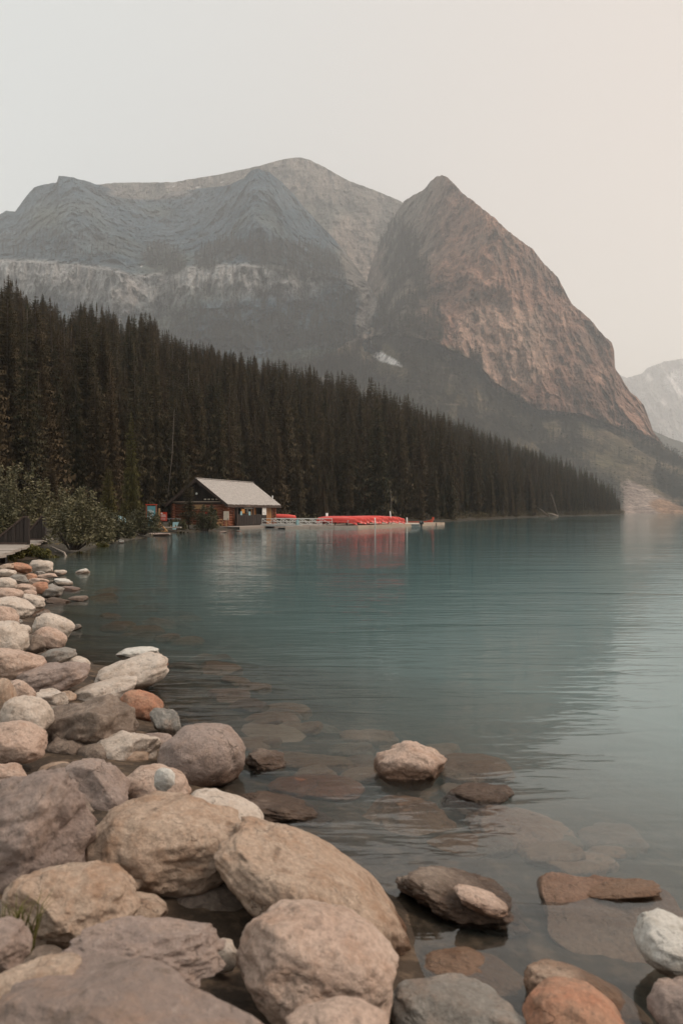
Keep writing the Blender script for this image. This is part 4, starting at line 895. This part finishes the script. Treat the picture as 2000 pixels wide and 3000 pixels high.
for k in range(14): MB().box(((k + .5) * l / 14, .9, .30), (l / 14 - .02, 1.9, .05)).build('plank', wood_grey, t)
for w_ in (-.07, 1.87): MB().box((l / 2, w_, .24), (l, .06, .2)).build('stringer', white_m, t)
ra, rb = P(768, 1538, 84.3), P(938, 1537, 79.4); n_ = Vector((-(rb - ra).y, (rb - ra).x, 0)).normalized()
railing('gangway_railing', 'white braced gangway railing on the lake side', (ra.x, ra.y, .30), (rb.x, rb.y, .30), .62, 6, white_m)
ra2, rb2 = ra + n_ * 1.8, rb + n_ * 1.8; railing('gangway_railing', 'white braced gangway railing on the forest side', (ra2.x, ra2.y, .30), (rb2.x, rb2.y, .30), .64, 6, white_m)
q = P(871, 1535, 80.6); thing('dock_box', 'pale green storage box by the gangway railing', 'box', (q.x, q.y, .3), .4, me=MB().box((0, 0, .28), (.24, .3, .56)).mesh('dock_box', pteal_m, bevel=.02))
def pole(lab, px, y0, y1, D, r, mat, lean=0):
    a, b_ = P(px, y1, D), P(px + lean, y0, D); thing('dock_post', lab, 'post', a, me=MB().tube([(0, 0, -.5), (b_ - a)], r, 8).mesh('dock_post', mat, True))
pole('thick white dock post behind the first canoe', 957, 1503, 1534, 84, .13, white_m)
pole('thin white mooring pole in the middle of the canoe row', 1099, 1517, 1538, 82.5, .055, white_m, -1)
pole('tall thin white mooring pole near the canoe row end', 1147, 1498, 1534, 88.5, .06, white_m, -5)
pole('short white mooring pole between canoes and motor boat', 1193, 1516, 1534, 96.5, .075, white_m, -2)

def canoe_mesh(mat, Lh=2.45, beam=.46, inv=True, rise=.26, dep=.37):
    vs, fs = [], []; ns_, nc = 31, 13
    for i in range(ns_):
        t = -1 + 2 * i / (ns_ - 1); a = abs(t); hb_ = beam * max(1 - a ** 2.6, 0) ** .85 + .012; sheer = dep + rise * a ** 5; keel = .20 * a ** 3 + .18 * max(0, a - .93) / .07 * a
        xx = Lh * t * (1 - .02 * (a > .99))
        for j in range(nc):
            th = math.pi * j / (nc - 1); cx_ = -math.cos(th); sy = math.sin(th) ** .62
            vs.append((xx, hb_ * (abs(cx_) ** .8) * (1 if cx_ > 0 else -1), sheer - (sheer - keel) * sy))
    for i in range(ns_ - 1):
        for j in range(nc - 1): fs.append((i * nc + j, (i + 1) * nc + j, (i + 1) * nc + j + 1, i * nc + j + 1))
    v = np.array(vs)
    vin = v.copy(); vin[:, 1] *= .955; vin[:, 2] += .012; nv = len(v)
    f = fs + [tuple(q + nv for q in p[::-1]) for p in fs]
    rim = [[i * nc + e for i in range(ns_)] for e in (0, nc - 1)]
    for ln in rim: f += [(ln[i], ln[i + 1], ln[i + 1] + nv, ln[i] + nv) for i in range(ns_ - 1)]
    v = np.concatenate([v, vin]);
    if inv: v[:, 2] *= -1; v[:, 1] *= -1
    return mesh_np('canoe_hull', v, np.array(f), mat, smooth=True)
HULL = canoe_mesh(canoe_m, 2.6, .52, True, .30, .50)
def gunwale_mesh(inv, mat, Lh=2.45, beam=.46, rise=.26, dep=.37):
    b = MB()
    for s_ in (-1, 1):
        pts = []
        for i in range(21):
            t = -1 + 2 * i / 20; a = abs(t); pts.append((Lh * t * .99, s_ * (beam * max(1 - a ** 2.6, 0) ** .85 + .014), (dep + rise * a ** 5) * (-1 if inv else 1)))
        b.tube(pts, .018, 5)
    return b.mesh('gunwale', mat, True)
GUN = gunwale_mesh(True, canoe_m, 2.6, .52, .30, .50); LETTER = MB()
for k, (a, h_) in enumerate(((0, .12), (.13, .12), (.3, .1))): LETTER.box((0, a, 0), (.012, .085, h_))
LETTER = LETTER.mesh('bow_lettering', white_m)
row = (DC - DB).normalized(); axp = Vector((-row.y, row.x, 0)); rzc = math.atan2(axp.y, axp.x)
rk = thing('canoe_rack', 'low timber rack under the overturned red canoes', 'rack', DB)
for off in (1.3, 3.9):
    MB().bar(row * .2 + axp * off + Vector((0, 0, .56)), row * 13.6 + axp * off + Vector((0, 0, .56)), .09).build('bearer', wood_dark, rk)
    for k in range(5): MB().bar(row * (.5 + k * 2.75) + axp * off + Vector((0, 0, DZ)), row * (.5 + k * 2.75) + axp * off + Vector((0, 0, .52)), .1).build('leg', wood_dark, rk)
words_ = ['first', 'second', 'third', 'fourth', 'fifth', 'sixth', 'seventh', 'eighth', 'ninth', 'tenth', 'eleventh', 'twelfth', 'thirteenth', 'fourteenth', 'fifteenth', 'sixteenth', 'seventeenth', 'eighteenth']
cr = random.Random(4)
for k in range(14):
    c0_ = DB + row * (.55 + k * .96) + axp * (2.55 + cr.uniform(-.12, .12))
    t = thing('red_canoe', '%s overturned red canoe of the dock row counted from the boathouse' % words_[k], 'canoe', (c0_.x, c0_.y, 1.16 + cr.uniform(-.05, .05) - .012 * max(0, k - 9) ** 1.5), rzc + cr.uniform(-.04, .04) - (.2 if k == 0 else 0), 'overturned red canoes on the dock')
    t.rotation_euler = (cr.uniform(-.10, .10), cr.uniform(-.01, .02), t.rotation_euler.z)
    obj('hull', HULL, t); obj('gunwale', GUN, t)
    if k == 0:
        fc = bpy.data.curves.new('lettering', 'FONT'); fc.body = 'CE'; fc.size = .26; fc.extrude = .008; fc.materials.append(white_m); fo = bpy.data.objects.new('lettering', fc); fm_ = bpy.data.meshes.new_from_object(fo); bpy.data.objects.remove(fo); fo = obj('bow_lettering', fm_, t)
        fo.location = (-1.55, .40, -.48); fo.rotation_euler = (R(75), 0, R(180 - 12))
    lo = obj('bow_number', LETTER, t, (-2.2, .02, -.50)); lo.rotation_euler = (0, R(20), R(38))
HULL2 = canoe_mesh(canoe2_m, 2.4, .46, False, .48); GUN2 = gunwale_mesh(False, canoe2_m, 2.4, .46, .48)
q = P(1218, 1530, 111); t = thing('orange_canoe', 'orange red canoe with upswept stem afloat behind the dock end', 'canoe', (q.x, q.y, -.08), .12); obj('hull', HULL2, t); obj('gunwale', GUN2, t); MB().box((.7, 0, .34), (.2, .7, .03)).build('seat', wood_post, t); MB().box((2.36, 0, .78), (.26, .05, .42)).build('stem_plate', canoe2_m, t, bevel=.02)
q = P(806, 1522, 97); t = thing('red_canoe', 'red canoe upside down on a trestle behind the boathouse corner', 'canoe', (q.x - .05, 97, 1.36), .03); obj('hull', HULL, t); obj('gunwale', GUN, t)
t2 = thing('canoe_trestle', 'dark timber trestle holding the canoe behind the boathouse corner', 'trestle', (q.x, 97, 0))
for u in (-.9, 1.2):
    MB().bar((u, -.5, .92), (u, .5, .92), .1).build('beam', wood_dark, t2)
    for s_ in (-.4, .4): MB().bar((u, s_, -.1), (u, s_, .88), .09).build('leg', wood_dark, t2)
# motor boat with outboard
q = P(1204, 1537, 94); t = thing('motor_boat', 'small grey motor boat moored at the dock with a dark outboard', 'boat', (q.x, q.y, -.06), .25); v = []
hm = canoe_mesh(metal_m, 1.25, .36, False, .03, .24); obj('hull', hm, t); MB().tube([(-1.6, -.36, .36), (0.9, -.38, .27)], .03, 6).build('rub_rail', white_m, t); MB().box((-.2, 0, .2), (.25, .6, .03)).build('thwart', wood_post, t)
ob = MB().box((1.2, -.1, .42), (.46, .36, .36)).build('outboard_cowl', black_m, t, bevel=.07); MB().box((1.2, -.1, .14), (.16, .12, .4)).build('outboard_leg', black_m, ob); MB().box((1.06, -.1, .5), (.1, .37, .12)).build('cowl_band', metal_m, ob, bevel=.02)

# ------------------------------------------------------------------ signs by the shore
def lines(b, x, y, z, w, rows, dz, seed, th=.028):
    q_ = random.Random(seed)
    for k in range(rows): l = w * q_.uniform(.62, 1.0); b.box((x + l / 2, y, z - k * dz), (l, .008, th))
p = P(444, 1540, 60); gz_ = float(ground(p.x, 60)); t = thing('information_sign', 'tall teal information sign with white text in a brown frame', 'sign', (p.x, 60, gz_), R(8))
MB().box((0, 0, .96), (.58, .05, 1.62)).build('panel', teal_m, t)
for x in (-.35, .35): MB().box((x, .03, .9), (.09, .09, 1.95)).build('frame_post', wood_log, t)
MB().box((0, .03, 1.88), (.84, .11, .06)).build('frame_top', redsign_m, t)
b = MB(); lines(b, -.24, -.03, 1.47, .46, 3, .07, 1); lines(b, -.24, -.03, 1.18, .42, 8, .058, 2, .03); b.build('text_lines', white_m, t)
b = MB()
for (x, z, w_, h_) in ((.1, .50, .3, .06), (.12, .58, .14, .14), (.2, .45, .16, .09), (.0, .46, .12, .05)): b.box((x, -.031, z), (w_, .008 + .002 * x, h_))
b.build('leaf_emblem', white_m, t)
p = P(467, 1552, 61); t = thing('warning_sign', 'red notice sign on a braced pine post', 'sign', (p.x, 61, gz_ - .1), R(6))
MB().box((0, 0, .85), (.13, .13, 1.75)).build('post', wood_post, t); MB().box((.34, -.08, 1.1), (.48, .03, .66)).build('panel', redsign_m, t)
for (x, y) in ((-.42, -.2), (.62, -.25), (.0, .55)): MB().bar((x, y, -.02), (0, 0, .62), .1).build('brace', wood_post, t)
MB().box((.1, -.28, .02), (1.1, .09, .09)).build('foot', wood_post, t); MB().box((-.2, .0, .72), (.22, .2, .3)).build('leaflet_box', black_m, t)
b = MB(); b.box((.19, -.099, 1.34), (.12, .008, .09)); lines(b, .14, -.099, 1.24, .38, 4, .055, 5, .022); lines(b, .14, -.099, .98, .36, 3, .06, 6, .016); b.build('text_lines', white_m, t)
p = P(514, 1546, 64); t = thing('lectern_sign', 'pale teal slanted lectern sign between red sign and young fir', 'sign', (p.x, 64, float(ground(p.x, 64))), R(4))
b = MB(); quad_prism(b, [(-.22, -.05, .05), (.06, -.05, .05), (.26, .05, .62), (-.2, .05, .62)], (0, .04, 0)); b.build('panel', pteal_m, t); MB().bar((0.1, .12, -.1), (.1, .12, .5), .07).build('post', wood_dark, t)
p = P(496, 1541, 66); railing('fence', 'thin grey wire fence rail behind the lectern sign', (p.x - .9, 66, .3), (p.x + .9, 66, .3), .75, 2, metal_m, False, .018)
p = P(488, 1550, 62.5); thing('landing_slab', 'pale plank walkway lying beside the red sign post', 'walkway', (p.x, 62.5, .42), .1, me=MB().box((0.3, 0, 0), (1.6, 1.1, .08)).mesh('landing_slab', wood_grey))
p = P(347, 1518, 57); t = thing('covered_dinghy', 'small boat under a crumpled blue and white tarp', 'covered boat', (p.x, 57, float(ground(p.x, 57)) + .25), .3)
v, f = ICO[4]; v = v * np.array([.52, .9, .42]); v[:, 2] = np.where(v[:, 2] < 0, v[:, 2] * .5, v[:, 2]); v = v + .07 * fbm(v * 3.5, 3)[:, None]; obj('tarp', mesh_np('tarp', v + np.array([0, 0, .25]), f, tarp_m, smooth=True), t); MB().tube([(-.5, -.5, .35), (0, -.6, .62), (.45, -.4, .4)], .03, 5).build('strap', teal_m, t)
# ------------------------------------------------------------------ boardwalk and its railings
t = thing('boardwalk', 'weathered plank boardwalk entering beside the boulder shore', 'boardwalk', (0, 0, 0)); bq = random.Random(9)
ya = 20.5; 
while ya < 36:
    pw = .46; xe = np.interp(ya, [20.5, 36], [-8.75, -12.7]) + bq.uniform(-.10, .10); MB().box((xe - 2.2, ya, .42 + bq.uniform(-.008, .008)), (4.4, pw - .03, .07)).build('plank', wood_grey, t); ya += pw
MB().bar((-9.1, 20.4, .33), (-13.0, 36, .33), .1, .14).build('joist', wood_dark, t)
for k in range(5): xx = np.interp(21 + k * 3.6, [20.5, 36], [-9.1, -13.0]); MB().bar((xx, 21 + k * 3.6, .3), (xx, 21 + k * 3.6, -.6), .16).build('pile', wood_dark, t)
def wing(lab, px, ytop, ybot, D, pxl):
    a = P(px, ybot, D); z0 = a.z; h = (ybot - ytop) / F * D; w_ = (px - pxl) / F * D; t = thing('railing_wing', lab, 'railing', a)
    n = 9
    for k in range(n):
        x1 = -w_ * (k + .5) / n; hh = h * (1 - .93 * max(0, (k + .5) / n - .12) / .88) - .06
        MB().box((x1, .0 - .012 * (k % 2), hh / 2 + .05), (w_ / n - .008, .035, hh)).build('board', wood_dark, t)
    MB().bar((-.1 * w_, 0, h), (-w_, 0, h * .08), .1, .06).build('cap_rail', trim_m, t); MB().bar((.02, 0, h), (-.1 * w_, 0, h), .1, .06).build('cap_rail', trim_m, t)
    MB().box((0, 0, h / 2 - .05), (.13, .13, h)).build('post', wood_dark, t); MB().bar((0, -.06, .05), (-w_, -.06, .05), .04, .07).build('kick_board', trim_m, t)
wing('dark sloping board railing beside the boardwalk, closer and larger one', 82, 1514, 1596, 28.6, -22)
wing('dark sloping board railing beside the boardwalk, farther one against the willow', 130, 1512, 1584, 33.5, 68)
